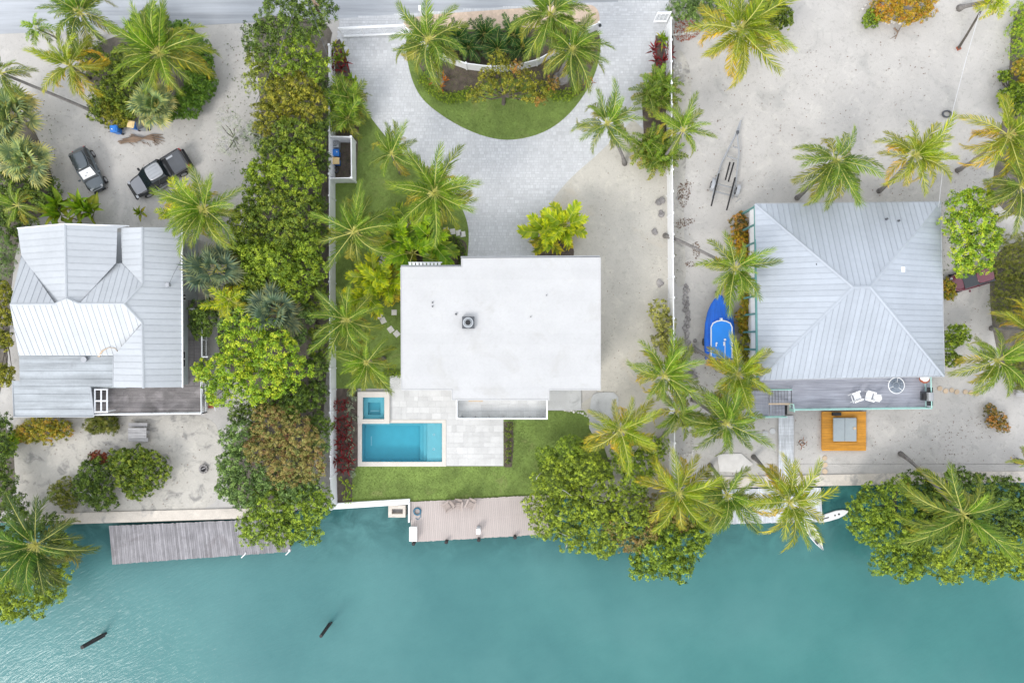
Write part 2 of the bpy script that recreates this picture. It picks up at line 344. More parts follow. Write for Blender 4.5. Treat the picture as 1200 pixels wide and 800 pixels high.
lf('bright', (0.055, 0.130, 0.016), (0.120, 0.240, 0.022), (0.200, 0.330, 0.030))
lf('redleaf', (0.072, 0.043, 0.018), (0.268, 0.062, 0.031), (0.371, 0.113, 0.041))
lf('amber', (0.094, 0.101, 0.013), (0.433, 0.319, 0.021), (0.577, 0.340, 0.026), (0.412, 0.154, 0.023))
lf('wine', (0.087, 0.014, 0.020), (0.246, 0.026, 0.051), (0.435, 0.058, 0.102))
lf('hedge', (0.041, 0.059, 0.007), (0.190, 0.228, 0.026), (0.330, 0.305, 0.067))
lf('drygreen', (0.082, 0.094, 0.023), (0.378, 0.392, 0.093), (0.725, 0.675, 0.165))
lf('silver', (0.084, 0.107, 0.078), (0.329, 0.388, 0.269), (0.630, 0.688, 0.477))
lf('bronze', (0.045, 0.063, 0.011), (0.275, 0.218, 0.041), (0.725, 0.305, 0.074))
lf('grass', (0.095, 0.150, 0.032), (0.150, 0.215, 0.045), (0.230, 0.260, 0.080), trans=0.15)
L['frond'] = leafmat('palm leaflets', [(0.0, (0.34, 0.48, 0.48)), (0.45, (0.80, 0.88, 0.72)), (1.0, (2.3, 1.8, 0.95))], 0.40, 0.14, True, 0.2)  # ramp stretched to paint dark bases and bright highlights into the leaflets
L['rachis'] = pmat('palm midrib', (0.55, 0.52, 0.14), 0.5, var=0.1, bump=0.0)
# ---------------------------------------------------------------- plant builders
def set_tint(me, vals):
    a = me.attributes.new('tint', 'FLOAT', 'POINT'); a.data.foreach_set('value', np.asarray(vals, dtype=np.float32))

def quad_mesh(name, V, tint, mat, nper=4):
    """V (n, nper, 3): one polygon per row"""
    n = len(V); me = bpy.data.meshes.new(name)
    me.vertices.add(n * nper); me.vertices.foreach_set('co', V.reshape(-1).astype(np.float32))
    me.loops.add(n * nper); me.loops.foreach_set('vertex_index', np.arange(n * nper, dtype=np.int32))
    me.polygons.add(n); me.polygons.foreach_set('loop_start', np.arange(0, n * nper, nper, dtype=np.int32))
    me.update(calc_edges=True); me.materials.append(mat); set_tint(me, np.repeat(tint, nper)); return me

def unit(a): return a / np.maximum(np.linalg.norm(a, axis=-1, keepdims=True), 1e-9)

def leaf_faces(P, N, size, aspect=0.5):
    n = len(P); r = RNG.normal(size=(n, 3)); N = unit(N)
    T = unit(r - (r * N).sum(1, keepdims=True) * N); B = np.cross(N, T)
    L_ = size * RNG.uniform(0.7, 1.3, (n, 1)); f = L_ * 0.18
    return np.stack([P - T * L_ * .5, P + B * L_ * aspect * .5 + N * f, P + T * L_ * .55, P - B * L_ * aspect * .5 + N * f], 1)

def crown_points(lobes, clump, dens):
    """clump centres spread over the skin of many overlapping lobes, none buried deep in a neighbour"""
    C = []; Nn = []
    for (c, r) in lobes:
        area = 2 * math.pi * ((r[0] + r[1]) / 2) ** 2 * 1.25
        k = max(4, int(dens * area / (clump * clump)))
        d = RNG.normal(size=(k, 3)); d[:, 2] = np.abs(d[:, 2]) * 1.0 - 0.35; d = unit(d)
        rad = np.where(RNG.random((k, 1)) < 0.75, RNG.uniform(0.80, 1.16, (k, 1)), RNG.uniform(0.5, 0.80, (k, 1)))
        p = np.array(c) + d * rad * np.array(r); keep = np.ones(k, bool)
        for (c2, r2) in lobes:
            if c2 is c: continue
            keep &= (((p - np.array(c2)) / np.array(r2)) ** 2).sum(1) > 0.42
        C.append(p[keep]); Nn.append(unit(d[keep] / np.array(r)))
    return np.concatenate(C), np.concatenate(Nn)

def make_lobes(discs, squash=0.75, sub=11):
    out = []
    for (px, py, R, zt) in discs:
        r = pxm(R, zt); hz = min(r * squash, zt * 0.55); c = W(px, py, max(zt - hz, 0.3))
        out.append(((c.x, c.y, c.z), (r * .66, r * .66, hz * .62)))
        for i in range(sub):
            a = 6.2832 * (i + random.uniform(-.35, .35)) / sub; q = random.uniform(.40, .76); s_ = random.uniform(.20, .36) * r
            zz = c.z + hz * random.uniform(-.05, .55) * (1.15 - q)
            out.append(((c.x + math.cos(a) * r * q, c.y + math.sin(a) * r * q, zz), (s_, s_, s_ * max(.55, squash))))
        if sub > 4:
            for i in range(5):
                a = random.uniform(0, 6.28); q = random.uniform(.05, .45); s_ = random.uniform(.20, .34) * r
                out.append(((c.x + math.cos(a) * r * q, c.y + math.sin(a) * r * q, c.z + hz * random.uniform(.3, .72)), (s_, s_, s_ * .9)))
    return out

def crown_mesh(name, discs, sp, leaf=0.22, clump=0.45, dens=1.0, per=16, squash=0.75, sub=11, aspect=0.5, off=(0, 0, 0), upright=0.55):
    leaf *= .54; clump *= .80; per = int(per * 1.45)
    lob = make_lobes(discs, squash, sub)
    C, N = crown_points(lob, clump, dens); k = len(C)
    ct = RNG.beta(1.2, 1.2, k)                                     # random tone per clump, with shade contrast painted in
    d = unit(N[:, None, :] * 0.9 + RNG.normal(size=(k, per, 3)) * 0.6)
    P = C[:, None, :] + d * clump * RNG.uniform(0.25, 0.75, (k, per, 1))
    P[:, :, 2] = np.maximum(P[:, :, 2], 0.06 if discs[0][3] > 0 else -9)
    LN = d * 0.85 + np.array([0, 0, upright * .6]) + RNG.normal(size=(k, per, 3)) * 0.5
    V = leaf_faces(P.reshape(-1, 3), LN.reshape(-1, 3), leaf, aspect) - np.array(off)
    t = np.clip(ct[:, None] * 0.75 + RNG.random((k, per)) * 0.35 - 0.05, 0, 1).reshape(-1)
    return quad_mesh(name, V, t, L[sp]), lob

def limbs(mb, base, lob, r0, nmax=9, zfork=0.35):
    """a leaning trunk that forks towards the lobes of the crown"""
    top = np.mean([c for c, r in lob], axis=0); fork = Vector(base) + (Vector(top) - Vector(base)) * zfork
    mb.tube([base, (Vector(base) + fork) / 2 + Vector((random.uniform(-.1, .1), random.uniform(-.1, .1), 0)), fork], [r0, r0 * .8, r0 * .68], 7)
    for c, r in random.sample(lob, min(nmax, len(lob))):
        e = Vector(c); m_ = fork.lerp(e, .5) + Vector((random.uniform(-.25, .25), random.uniform(-.25, .25), -.15))
        mb.tube([fork, m_, e], [r0 * .5, r0 * .32, r0 * .1], 5)

def tree(name, discs, sp, label, cat='tree', base=None, r0=0.14, group=None, tk='trunk', limbn=9, twigs=0, zb=0.0, **kw):
    if base is None: base = (np.mean([d[0] for d in discs]), np.mean([d[1] for d in discs]))
    z = max(d[3] for d in discs); b = W(base[0], base[1], zb) if base else None
    t = thing(name, label, cat, b, group)
    me, lob = crown_mesh('crown', discs, sp, off=b, **kw)
    o = link('crown', me, t)
    mb = MB(); limbs(mb, b, lob, r0, limbn); part(tk, mb, M['bark'], t)
    for i in range(twigs):
        c, r = random.choice(lob); a = random.uniform(0, 6.28); q = Vector((math.cos(a), math.sin(a), .15)) * max(r) * random.uniform(.8, 1.6)
        p = Vector(c) + Vector((0, 0, r[2] * .9)); mb = MB(); mb.tube([p, p + q * .5 + Vector((0, 0, .1)), p + q + Vector((random.uniform(-.3, .3), random.uniform(-.3, .3), 0))], [.035, .025, .01], 4)
        part('bare_branch', mb, M['twig'], t)
    return t

def frond_mesh(name, L0, droop, n, lw, ll, seed, mats, side0=42, hang=0.35, sweep=0.0, lift=0.0, stalk=0.14):
    """a pinnate palm leaf along +X: a bowed midrib with two rows of folded, drooping leaflets"""
    rg = random.Random(seed); pts = []; x = z = 0.0; y = 0.0; K = 14
    for i in range(K + 1):
        t = i / K; a = lift - droop * t ** 1.25; pts.append(Vector((x, y, z)))
        x += L0 / K * math.cos(a); z += L0 / K * math.sin(a); y += L0 / K * sweep * t * t
    mb = MB(); w = lambda t: 0.034 * (1 - t) + 0.008
    secs = []
    for i, p in enumerate(pts):
        k = w(i / K) * L0 / 3; secs.append([(p.x, p.y - k, p.z), (p.x, p.y, p.z + k * .8), (p.x, p.y + k, p.z)])
    mb.loft(secs, 1, True, True); nr = len(mb.v); tint = [0.5] * nr
    for s_ in (-1, 1):
        for i in range(n):
            t = stalk + (1 - stalk) * (i + .5 + rg.uniform(-.2, .2)) / n
            f = t * K; j = min(int(f), K - 1); p = pts[j].lerp(pts[j + 1], f - j); fw = (pts[j + 1] - pts[j]).normalized()
            up = Vector((-fw.z, 0, fw.x)); ang = R_(side0 + 6 + 32 * (1 - t)) if t < .97 else R_(15)
            ln = ll * (0.35 + 0.65 * math.sin(math.pi * min(1, .12 + t * .86)) ** .7) * rg.uniform(.75, 1.15); ang += R_(rg.uniform(-9, 9))
            d = fw * math.cos(ang) + Vector((0, s_, 0)) * math.sin(ang) + up * rg.uniform(.05, .35)
            d.normalize(); hg = hang * rg.uniform(.6, 1.5)
            m_ = p + d * ln * .5; d2 = (d + Vector((0.12, sweep * .8, -hg * 1.6))).normalized(); e = m_ + d2 * ln * .5
            wd = fw.cross(d).cross(d).normalized() if fw.cross(d).length > 1e-4 else Vector((1, 0, 0))
            wv = fw * (lw * .5)
            o = len(mb.v)
            mb.v += [tuple(p - wv * .6), tuple(p + wv * .6), tuple(m_ + wv + Vector((0, 0, .012))), tuple(m_ - wv), tuple(e)]
            mb.f += [(o, o + 1, o + 2, o + 3), (o + 3, o + 2, o + 4)]; mb.m += [0, 0]
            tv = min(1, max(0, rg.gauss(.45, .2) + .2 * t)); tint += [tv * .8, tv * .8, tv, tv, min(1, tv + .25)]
    me = mb.mesh(name, mats); set_tint(me, tint); return me

def fan_mesh(name, R, seed, mats, nb=22, drop=0.4, stalk=0.9):
    """a costapalmate fan leaf: a stalk along +X, then a folded disc of blades with drooping tips"""
    rg = random.Random(seed); mb = MB(); mb.tube([(0, 0, 0), (stalk * .5, 0, .06), (stalk, 0, .05)], [.022, .018, .015], 4, 1)
    tint = [0.5] * len(mb.v); c = Vector((stalk, 0, .05))
    for i in range(nb):
        a = R_(-150 + 300 * (i + .5) / nb); r = R * rg.uniform(.88, 1.08) * (1 - .18 * abs(a) / 2.6)
        d = Vector((math.cos(a), math.sin(a), .10)); s_ = Vector((-math.sin(a), math.cos(a), 0)); hw = r * .55 * R_(300 / nb) * .55
        m_ = c + d * r * .55; e = m_ + Vector((d.x, d.y, -drop * rg.uniform(.6, 1.6))).normalized() * r * .5
        o = len(mb.v); mb.v += [tuple(c), tuple(m_ - s_ * hw), tuple(m_ + Vector((0, 0, .035))), tuple(m_ + s_ * hw), tuple(e)]
        mb.f += [(o, o + 1, o + 2), (o, o + 2, o + 3), (o + 1, o + 4, o + 2), (o + 2, o + 4, o + 3)]; mb.m += [0] * 4
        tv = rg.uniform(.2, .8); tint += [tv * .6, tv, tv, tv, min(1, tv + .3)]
    me = mb.mesh(name, mats); set_tint(me, tint); return me

def blade_mesh(name, Ln, w, droop, seed, mats, lift=0.6, notch=0.0):
    """a broad undivided leaf along +X (banana, croton, cordyline), folded along its midrib"""
    rg = random.Random(seed); K = 7; x = z = 0; P = []; tint = []
    mb = MB()
    for i in range(K + 1):
        t = i / K; a = lift - droop * t; hw = w * .5 * math.sin(math.pi * (0.06 + .92 * t) ** .8) * (1 + notch * (i % 2))
        if t < .18: hw *= .35
        P.append([(x, -hw, z + hw * .35), (x, 0, z), (x, hw, z + hw * .35)]); tint += [.55, .75, .55] if i % 2 else [.35, .75, .35]
        x += Ln / K * math.cos(a); z += Ln / K * math.sin(a)
    mb.loft(P, 0, False, False); me = mb.mesh(name, mats); set_tint(me, [min(1, max(0, v + rg.uniform(-.15, .15))) for v in tint]); return me

FM = [L['frond'], L['rachis']]
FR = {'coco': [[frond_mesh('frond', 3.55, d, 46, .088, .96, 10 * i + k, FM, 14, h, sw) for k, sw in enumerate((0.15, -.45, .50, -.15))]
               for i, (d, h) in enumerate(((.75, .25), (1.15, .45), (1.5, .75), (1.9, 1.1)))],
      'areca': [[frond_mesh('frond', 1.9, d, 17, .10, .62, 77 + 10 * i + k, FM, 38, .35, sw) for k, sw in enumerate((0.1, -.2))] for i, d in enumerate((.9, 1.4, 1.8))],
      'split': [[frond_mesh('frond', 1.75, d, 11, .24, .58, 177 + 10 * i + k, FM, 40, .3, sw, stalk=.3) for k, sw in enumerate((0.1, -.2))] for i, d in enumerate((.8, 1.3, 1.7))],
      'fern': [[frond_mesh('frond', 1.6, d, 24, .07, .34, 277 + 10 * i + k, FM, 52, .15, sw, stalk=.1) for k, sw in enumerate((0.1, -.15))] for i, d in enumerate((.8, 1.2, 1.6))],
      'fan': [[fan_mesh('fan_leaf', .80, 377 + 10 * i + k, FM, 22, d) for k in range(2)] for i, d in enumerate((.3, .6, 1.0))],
      'banana': [[blade_mesh('leaf', 2.0, .50, d, 477 + 10 * i + k, [L['frond']], .8, .12) for k in range(2)] for i, d in enumerate((.9, 1.3, 1.7))],
      'strap': [[blade_mesh('leaf', .80, .15, d, 577 + 10 * i + k, [L['frond']], .7) for k in range(2)] for i, d in enumerate((.6, 1.0, 1.5))],
      'broad': [[blade_mesh('leaf', .95, .30, d, 677 + 10 * i + k, [L['frond']], .7) for k in range(2)] for i, d in enumerate((.7, 1.1, 1.6))]}
FLEN = {'coco': 3.05, 'areca': 1.55, 'split': 1.5, 'fern': 1.4, 'fan': 1.55, 'banana': 1.6, 'strap': .72, 'broad': .85}
PAL = {  # young, grown, old, oldest leaf
    'green': ((.14, .25, .030), (.105, .170, .032), (.15, .195, .040), (.30, .27, .06)),
    'dark': ((.08, .17, .028), (.055, .100, .028), (.085, .120, .032), (.17, .16, .05)),
    'gold': ((.16, .28, .026), (.125, .195, .030), (.18, .225, .038), (.42, .32, .06)),
    'yellow': ((.19, .28, .022), (.20, .245, .028), (.30, .290, .038), (.60, .38, .05)),
    'silver': ((.22, .30, .13), (.20, .26, .14), (.26, .31, .17), (.36, .34, .19)),
    'bluegreen': ((.12, .17, .12), (.105, .150, .115), (.14, .175, .13), (.2, .2, .13)),
    'bright': ((.20, .33, .018), (.13, .245, .018), (.15, .225, .025), (.24, .24, .04)),
    'lemon': ((.34, .42, .018), (.26, .35, .020), (.32, .34, .028), (.42, .34, .05)),
    'fern': ((.04, .11, .03), (.030, .080, .026), (.040, .090, .030), (.07, .11, .035)),
    'wine': ((.16, .018, .03), (.09, .012, .020), (.20, .025, .045), (.08, .02, .02)),
    'amber': ((.42, .36, .02), (.50, .38, .02), (.58, .32, .025), (.46, .16, .02)),
    'orange': ((.34, .20, .03), (.40, .14, .03), (.30, .10, .03), (.2, .08, .03)),
    'rust': ((.14, .15, .03), (.18, .10, .03), (.25, .09, .04), (.17, .06, .03))}

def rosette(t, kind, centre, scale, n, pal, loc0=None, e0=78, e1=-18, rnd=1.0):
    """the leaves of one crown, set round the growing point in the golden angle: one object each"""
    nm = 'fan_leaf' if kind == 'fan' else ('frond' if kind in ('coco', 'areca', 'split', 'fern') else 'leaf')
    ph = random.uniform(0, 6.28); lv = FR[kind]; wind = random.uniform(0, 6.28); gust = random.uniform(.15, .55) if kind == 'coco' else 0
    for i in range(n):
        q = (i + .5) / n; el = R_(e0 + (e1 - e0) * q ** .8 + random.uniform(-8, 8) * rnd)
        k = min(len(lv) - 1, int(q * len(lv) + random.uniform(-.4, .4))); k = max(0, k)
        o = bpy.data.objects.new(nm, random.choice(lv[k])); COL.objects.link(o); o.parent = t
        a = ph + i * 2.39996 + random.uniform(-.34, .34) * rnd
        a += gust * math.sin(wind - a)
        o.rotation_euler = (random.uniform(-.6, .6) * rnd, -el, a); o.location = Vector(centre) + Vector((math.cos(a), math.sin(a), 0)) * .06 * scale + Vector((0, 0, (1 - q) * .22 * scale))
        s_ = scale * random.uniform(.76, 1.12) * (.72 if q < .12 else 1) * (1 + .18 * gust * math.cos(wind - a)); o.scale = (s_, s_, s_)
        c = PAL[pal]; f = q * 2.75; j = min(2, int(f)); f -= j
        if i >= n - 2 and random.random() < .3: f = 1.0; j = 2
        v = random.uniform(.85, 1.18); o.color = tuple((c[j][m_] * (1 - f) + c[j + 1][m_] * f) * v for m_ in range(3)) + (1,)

def palm(cx, cy, Rpx, zc, base, label, pal='gold', n=21, kind='coco', name='coconut_palm', cat='palm tree', r0=.15, group=None, bend=.35, e1=-18, e0=78):
    c = W(cx, cy, zc); b = W(base[0], base[1]) if base else c + Vector((random.uniform(-.6, .6), random.uniform(-.6, .6), 0)); b.z = 0
    t = thing(name, label, cat, b, group); mb = MB(); K = 9; pts = []
    for i in range(K + 1):
        s_ = i / K; h = s_ ** (1 + bend) if bend > 0 else s_
        pts.append(Vector((b.x + (c.x - b.x) * (s_ * (1 - bend) + bend * s_ * s_ * (2 - s_) ), b.y + (c.y - b.y) * (s_ * (1 - bend) + bend * s_ * s_ * (2 - s_)), zc * (s_ ** .92))))
    pts[-1] = c - Vector((0, 0, .05))
    mb.tube(pts, [r0 * (1.65 if i == 0 else 1.18 if i == 1 else 1 - .22 * i / K) for i in range(K + 1)], 8)
    part('trunk', mb, M['trunk'], t, smooth=True)
    rosette(t, kind, c - b, pxm(Rpx, zc) / FLEN[kind], int(n * 1.42), pal, e1=e1, e0=e0)
    return t

def clump(cx, cy, Rpx, z, kind, pal, n, label, name, cat, group=None, stems=1, spread=.0, e0=80, e1=0):
    """a stemless or many-stemmed plant: one or several rosettes of large leaves"""
    b = W(cx, cy, z); t = thing(name, label, cat, (b.x, b.y, 0), group); mb = MB()
    small = kind in ('strap', 'broad', 'banana') and stems > 1
    if small: stems *= 2; spread = .55; n = int(n * 1.7)
    for s_ in range(stems):
        a = 6.2832 * s_ / max(1, stems) + random.uniform(-.4, .4); q = spread * pxm(Rpx, z) * (random.uniform(.7, 1.1) if stems > 1 else 0)
        p = Vector((math.cos(a) * q, math.sin(a) * q, z * random.uniform(.8, 1.1)))
        mb.tube([(p.x * .5, p.y * .5, -.02), p], [.16, .12] if kind == 'fan' else [.05, .035], 6)
        rosette(t, kind, p, pxm(Rpx, z) / FLEN[kind] * (1 if stems == 1 else .5 if small else .72), max(5, n // stems), pal, e0=e0, e1=e1)
    part('stem', mb, M['trunk'] if kind == 'fan' else M['bark'], t, local=True); return t

def in_poly(P, poly):
    x, y = P[:, 0], P[:, 1]; r = np.zeros(len(P), bool); n = len(poly)
    for i in range(n):
        x1, y1 = poly[i - 1]; x2, y2 = poly[i]
        c = ((y1 > y) != (y2 > y)); r ^= c & (x < (x2 - x1) * (y - y1) / ((y2 - y1) if y2 != y1 else 1e-9) + x1)
    return r
def scatter(poly, dens):
    a = np.array(poly); lo, hi = a.min(0), a.max(0); n = int(dens * np.prod(hi - lo))
    P = RNG.uniform(lo, hi, (n, 2)); return P[in_poly(P, poly)]

def smooth(pts, it=2, closed=False):
    for _ in range(it):
        q = [] if closed else [pts[0]]
        for i in range(len(pts) if closed else len(pts) - 1):
            a, b = pts[i], pts[(i + 1) % len(pts)]
            q += [(a[0] * .75 + b[0] * .25, a[1] * .75 + b[1] * .25), (a[0] * .25 + b[0] * .75, a[1] * .25 + b[1] * .75)]
        if not closed: q.append(pts[-1])
        pts = q
    return pts
# ---------------------------------------------------------------- the setting
SHORE = [(-6000, 640), (60, 612), (93, 611), (262, 604), (388, 595), (480, 589), (620, 582), (700, 575), (850, 570), (1000, 567), (1200, 564), (7000, 540)]
HX0, HX1, HY0, HY1 = 421.5, 520.5, 461.5, 543.5          # the pool stands in this opening of the ground
def ground():
    mb = MB(); far = -5500
    def quad(p): mb.add([W(a, b) for a, b in p], [tuple(range(len(p)))][:1])
    xs = [-6000, HX0, HX1, 7000]
    quad([(-6000, HY0), (7000, HY0), (7000, far), (-6000, far)])
    quad([(-6000, HY1), (HX0, HY1), (HX0, HY0), (-6000, HY0)]); quad([(HX1, HY1), (7000, HY1), (7000, HY0), (HX1, HY0)])
    sh = [p for p in SHORE]
    quad(sh + [(7000, HY1), (HX1, HY1), (HX0, HY1), (-6000, HY1)])
    mb.add([W(a, b) for a, b in sh] + [W(a, b) - Vector((0, 0, 3)) for a, b in sh], [(i + 1, i, len(sh) + i, len(sh) + i + 1) for i in range(len(sh) - 1)])
    return struct('ground', mb, M['sand'])
ground()
def sheet(name, pts, z, mat, t=.05):
    mb = MB(); mb.prism(W2(pts), z - t, z); return struct(name, mb, mat)
mb = MB(); mb.add([(-450, -11.8, -1.05), (-450, -420, -1.05), (450, -420, -1.05), (450, -11.8, -1.05)], [(0, 1, 2, 3)]); struct('water', mb, M['water'])

sheet('road', [(-3000, -90), (4200, -200), (4200, -126), (1300, -28), (930, -2), (782, 1), (700, 3), (600, 9), (480, 17), (398, 23), (292, 27), (150, 34), (0, 40), (-3000, 120)], .012, M['road'])
sheet('sandy_yard', smooth([(12, 485), (60, 488), (170, 488), (248, 484), (262, 520), (262, 604), (93, 611), (40, 612), (16, 560)], 2, True), .010, M['sand_litter'])
# driveway: bed, then each paver laid on it; lawns and planting beds overlap its edges
DRIVE = [(398, 22), (480, 16), (600, 8), (700, 3), (783, 1), (785, 45), (775, 130), (720, 200), (640, 306), (480, 306), (430, 170), (395, 60)]
drv = sheet('driveway', DRIVE, .016, M['joint'])
def pavers():
    V = []; T = []; poly = np.array(W2(DRIVE)); lo, hi = poly.min(0), poly.max(0); y = lo[1]
    rows = []
    while y < hi[1]:
        h = random.choice((.20, .26, .32)); x = lo[0] - random.uniform(0, .3)
        while x < hi[0]:
            w = random.choice((.22, .27, .34, .42)); rows.append((x + w / 2, y + h / 2, w, h)); x += w
        y += h
    A = np.array(rows); A = A[in_poly(A[:, :2], [tuple(p) for p in poly])]
    n = len(A); g = .014; cx, cy, w, h = A.T; z = .030 + RNG.uniform(-.003, .003, n)
    def ring(k, zz): return [np.stack([cx + sx * (w / 2 - k), cy + sy * (h / 2 - k), zz], 1) for sx, sy in ((-1, -1), (1, -1), (1, 1), (-1, 1))]
    t = ring(g + .008, z); b_ = ring(g, z - .02)
    F = [np.stack(t, 1)] + [np.stack([b_[i], b_[(i + 1) % 4], t[(i + 1) % 4], t[i]], 1) for i in range(4)]
    tint = np.clip(RNG.normal(.5, .22, n), 0, 1)
    o = link('paver', quad_mesh('paver', np.concatenate(F), np.tile(tint, 5), M['paver']), drv); o['kind'] = 'stuff'
pavers()
sheet('gravel_yard', smooth([(626, 306), (628, 272), (640, 246), (662, 214), (704, 178), (742, 140)], 2) + [(752, 150), (785, 195), (789, 300), (789, 600), (690, 590), (640, 500), (700, 460), (700, 310)], .036, M['yard'], .04)
sheet('gravel_verge', smooth([(477, 40), (470, 30), (480, 19), (600, 11), (690, 4), (702, 12), (703, 30), (690, 40), (600, 35), (520, 36)], 2, True), .046, M['verge'])
LAWN_L = [(392, 190), (392, 455), (470, 455), (470, 316), (548, 316)] + smooth([(548, 300), (550, 272), (545, 250), (530, 225), (500, 200), (470, 180), (443, 150), (424, 122), (414, 92)], 2)
ISLAND = smooth([(474, 38), (478, 80), (490, 112), (512, 132), (545, 152), (580, 164), (610, 164), (642, 154), (668, 134), (690, 104), (703, 72), (705, 30), (600, 34), (500, 36)], 3, True)
LAWN_S = [(412, 546), (590, 546), (590, 490), (641, 490), (641, 481), (684, 481), (700, 500), (720, 560), (640, 580), (480, 588), (412, 594)]
lawns = [sheet('lawn', p, .050, M['lawn'], .06) for p in (LAWN_L, ISLAND, LAWN_S)]
def blades(poly, dens, z=.05):
    P = scatter(poly, dens); n = len(P); a = RNG.uniform(0, 6.28, n); h = RNG.uniform(.03, .085, n); w = .018
    b = np.column_stack([P, np.full(n, z)]); s_ = np.stack([np.cos(a), np.sin(a), 0 * a], 1) * w
    tip = b + np.stack([RNG.normal(0, .035, n), RNG.normal(0, .035, n), h], 1)
    return np.stack([b - s_, b + s_, tip], 1)
g = np.concatenate([blades(W2(p), 240) for p in (LAWN_L, ISLAND, LAWN_S)])
go = link('grass', quad_mesh('grass', g, np.clip(RNG.normal(.5, .25, len(g)), 0, 1), L['grass'], 3)); go['kind'] = 'stuff'
tag(go, 'short green grass blades of the three lawns', 'grass')
BEDS = [[(391, 52), (398, 46), (404, 60), (412, 90), (423, 118), (420, 160), (418, 212), (391, 212)],
        [(768, 42), (789, 42), (789, 195), (764, 195), (755, 170), (752, 118), (762, 92), (768, 70)],
        [(391, 455), (419, 455), (419, 546), (413, 552), (413, 594), (391, 594)],
        smooth([(476, 312), (488, 292), (500, 280), (524, 276), (548, 282), (546, 300), (540, 312), (500, 314)], 2, True),
        smooth([(627, 304), (626, 284), (640, 272), (662, 276), (673, 290), (672, 304)], 2, True),
        [(590.5, 494), (601, 494), (602, 520), (600, 547), (590.5, 547)],
        smooth([(476, 44), (500, 40), (600, 36), (700, 30), (704, 50), (690, 90), (682, 112), (665, 114), (650, 106), (640, 96), (600, 92), (575, 92), (560, 106), (535, 112), (512, 104), (494, 84)], 2, True)]
for p in BEDS: sheet('planting_bed', p, .062, M['mulch'], .07)
sheet('litter_strip', smooth([(789, 60), (800, 58), (812, 90), (806, 150), (800, 260), (806, 330), (792, 340), (789, 300)], 2, True), .010, M['sand_litter'])

SOIL = [[(296, 34), (306, 16), (392, 26), (385, 60), (386, 594), (268, 598), (268, 540), (274, 510), (310, 480), (262, 430), (252, 390), (272, 330), (296, 280), (312, 200), (306, 130)],
        [(90, 60), (170, 30), (235, 45), (250, 100), (230, 128), (150, 136), (118, 122)], [(-40, 100), (30, 130), (62, 200), (66, 250), (16, 262), (8, 470), (-40, 500)], [(-40, 480), (14, 490), (20, 600), (-40, 612)],
        [(640, 530), (690, 505), (740, 520), (786, 540), (786, 574), (640, 581)], [(1160, 286), (1240, 280), (1240, 460), (1180, 450), (1160, 380)], [(1186, 0), (1240, 0), (1240, 260), (1160, 248), (1168, 170), (1182, 110)]]
for p in SOIL: sheet('soil', smooth(p, 2, True), .020, M['soil'], .03)

# ---------------------------------------------------------------- patio, pool, spa
pat = sheet('patio', [(457, 440), (590, 440), (590, 545.5), (523, 545.5), (523, 491.5), (457, 491.5)], .060, M['tile'], .1)
def tiles(parent, x0, y0, x1, y1, z, hole=None, name='paving_tile'):
    a, b = W(x0, y1, z), W(x1, y0, z); y = a.y
    while y < b.y - .1:
        h = min(random.choice((.40, .55, .62)), b.y - y)
        if b.y - y - h < .2: h = b.y - y
        x = a.x
        while x < b.x - .05:
            w = random.choice((.42, .62, .84, 1.0)); w = b.x - x if b.x - x - w < .25 else w
            c = (x + w / 2, y + h / 2, z)
            q = (600 + c[0] * S * H / (H - z), 400 - c[1] * S * H / (H - z))
            if not (hole and hole[0] < q[0] < hole[2] and hole[1] < q[1] < hole[3]):
                m = MB(); d = .012; m.box((c[0], c[1], z - .012), (w - d, h - d, .03 + random.uniform(-.004, .004))); part(name, m, M['tile'], parent)
            x += w
        y += h
tiles(pat, 457.5, 440, 590, 491, .072); tiles(pat, 524, 491, 590, 545, .072)
def ringbox(mb, o, i, z0, z1, mi=0):          # outer and inner pixel rectangles, read at height z1
    a = W2([(o[0], o[1]), (o[2], o[1]), (o[2], o[3]), (o[0], o[3])], z1); b = W2([(i[0], i[1]), (i[2], i[1]), (i[2], i[3]), (i[0], i[3])], z1)
    for k in range(4): mb.prism([a[k], a[(k + 1) % 4], b[(k + 1) % 4], b[k]], z0, z1, mi)
def basin(mb, x0, y0, x1, y1, depth, z=0.08):
    p = W2([(x0, y0), (x1, y0), (x1, y1), (x0, y1)], z); n = 4
    mb.add([(x, y, z) for x, y in p] + [(x, y, -depth) for x, y in p], [(i, (i + 1) % 4, 4 + (i + 1) % 4, 4 + i) for i in range(4)] + [(4, 7, 6, 5)])
pool = thing('swimming_pool', 'long turquoise pool with a shallow sun shelf at its right end', 'pool', W(471, 518, 0))
mb = MB(); basin(mb, 424, 495.5, 518, 541, 1.5); part('basin', mb, M['basin'], pool)
mb = MB(); ringbox(mb, (419.3, 491.7, 522.7, 546.3), (424, 495.5, 518, 541), -.1, .095); part('coping', mb, M['coping'], pool)
mb = MB(); mb.pbox(500.5, 495.7, 517.8, 540.8, -1.45, -.28); part('sun_shelf', mb, M['basin'], pool)
mb = MB(); mb.pbox(496.5, 495.8, 500.4, 540.7, -1.45, -.62); mb.pbox(492.5, 495.9, 496.6, 540.6, -1.45, -.95); mb.pbox(424.2, 495.7, 492.6, 498.3, -1.45, -.95); part('step', mb, M['basin'], pool)
mb = MB()
for y in (509, 526): mb.torus(W(508.5, y, -.26), .09, .02, 12, 5)
part('bubbler', mb, M['white'], pool)
mb = MB(); mb.pbox(434.5, 511, 435.7, 522, -1.45, -1.38); part('drain_cover', mb, M['white'], pool)
mb = MB(); mb.pbox(424.05, 495.55, 517.95, 540.95, -1.6, .0); part('pool_surface', mb, M['poolwater'], pool)
spa = thing('spa', 'small square turquoise spa raised above the pool corner', 'spa', W(437, 478, 0))
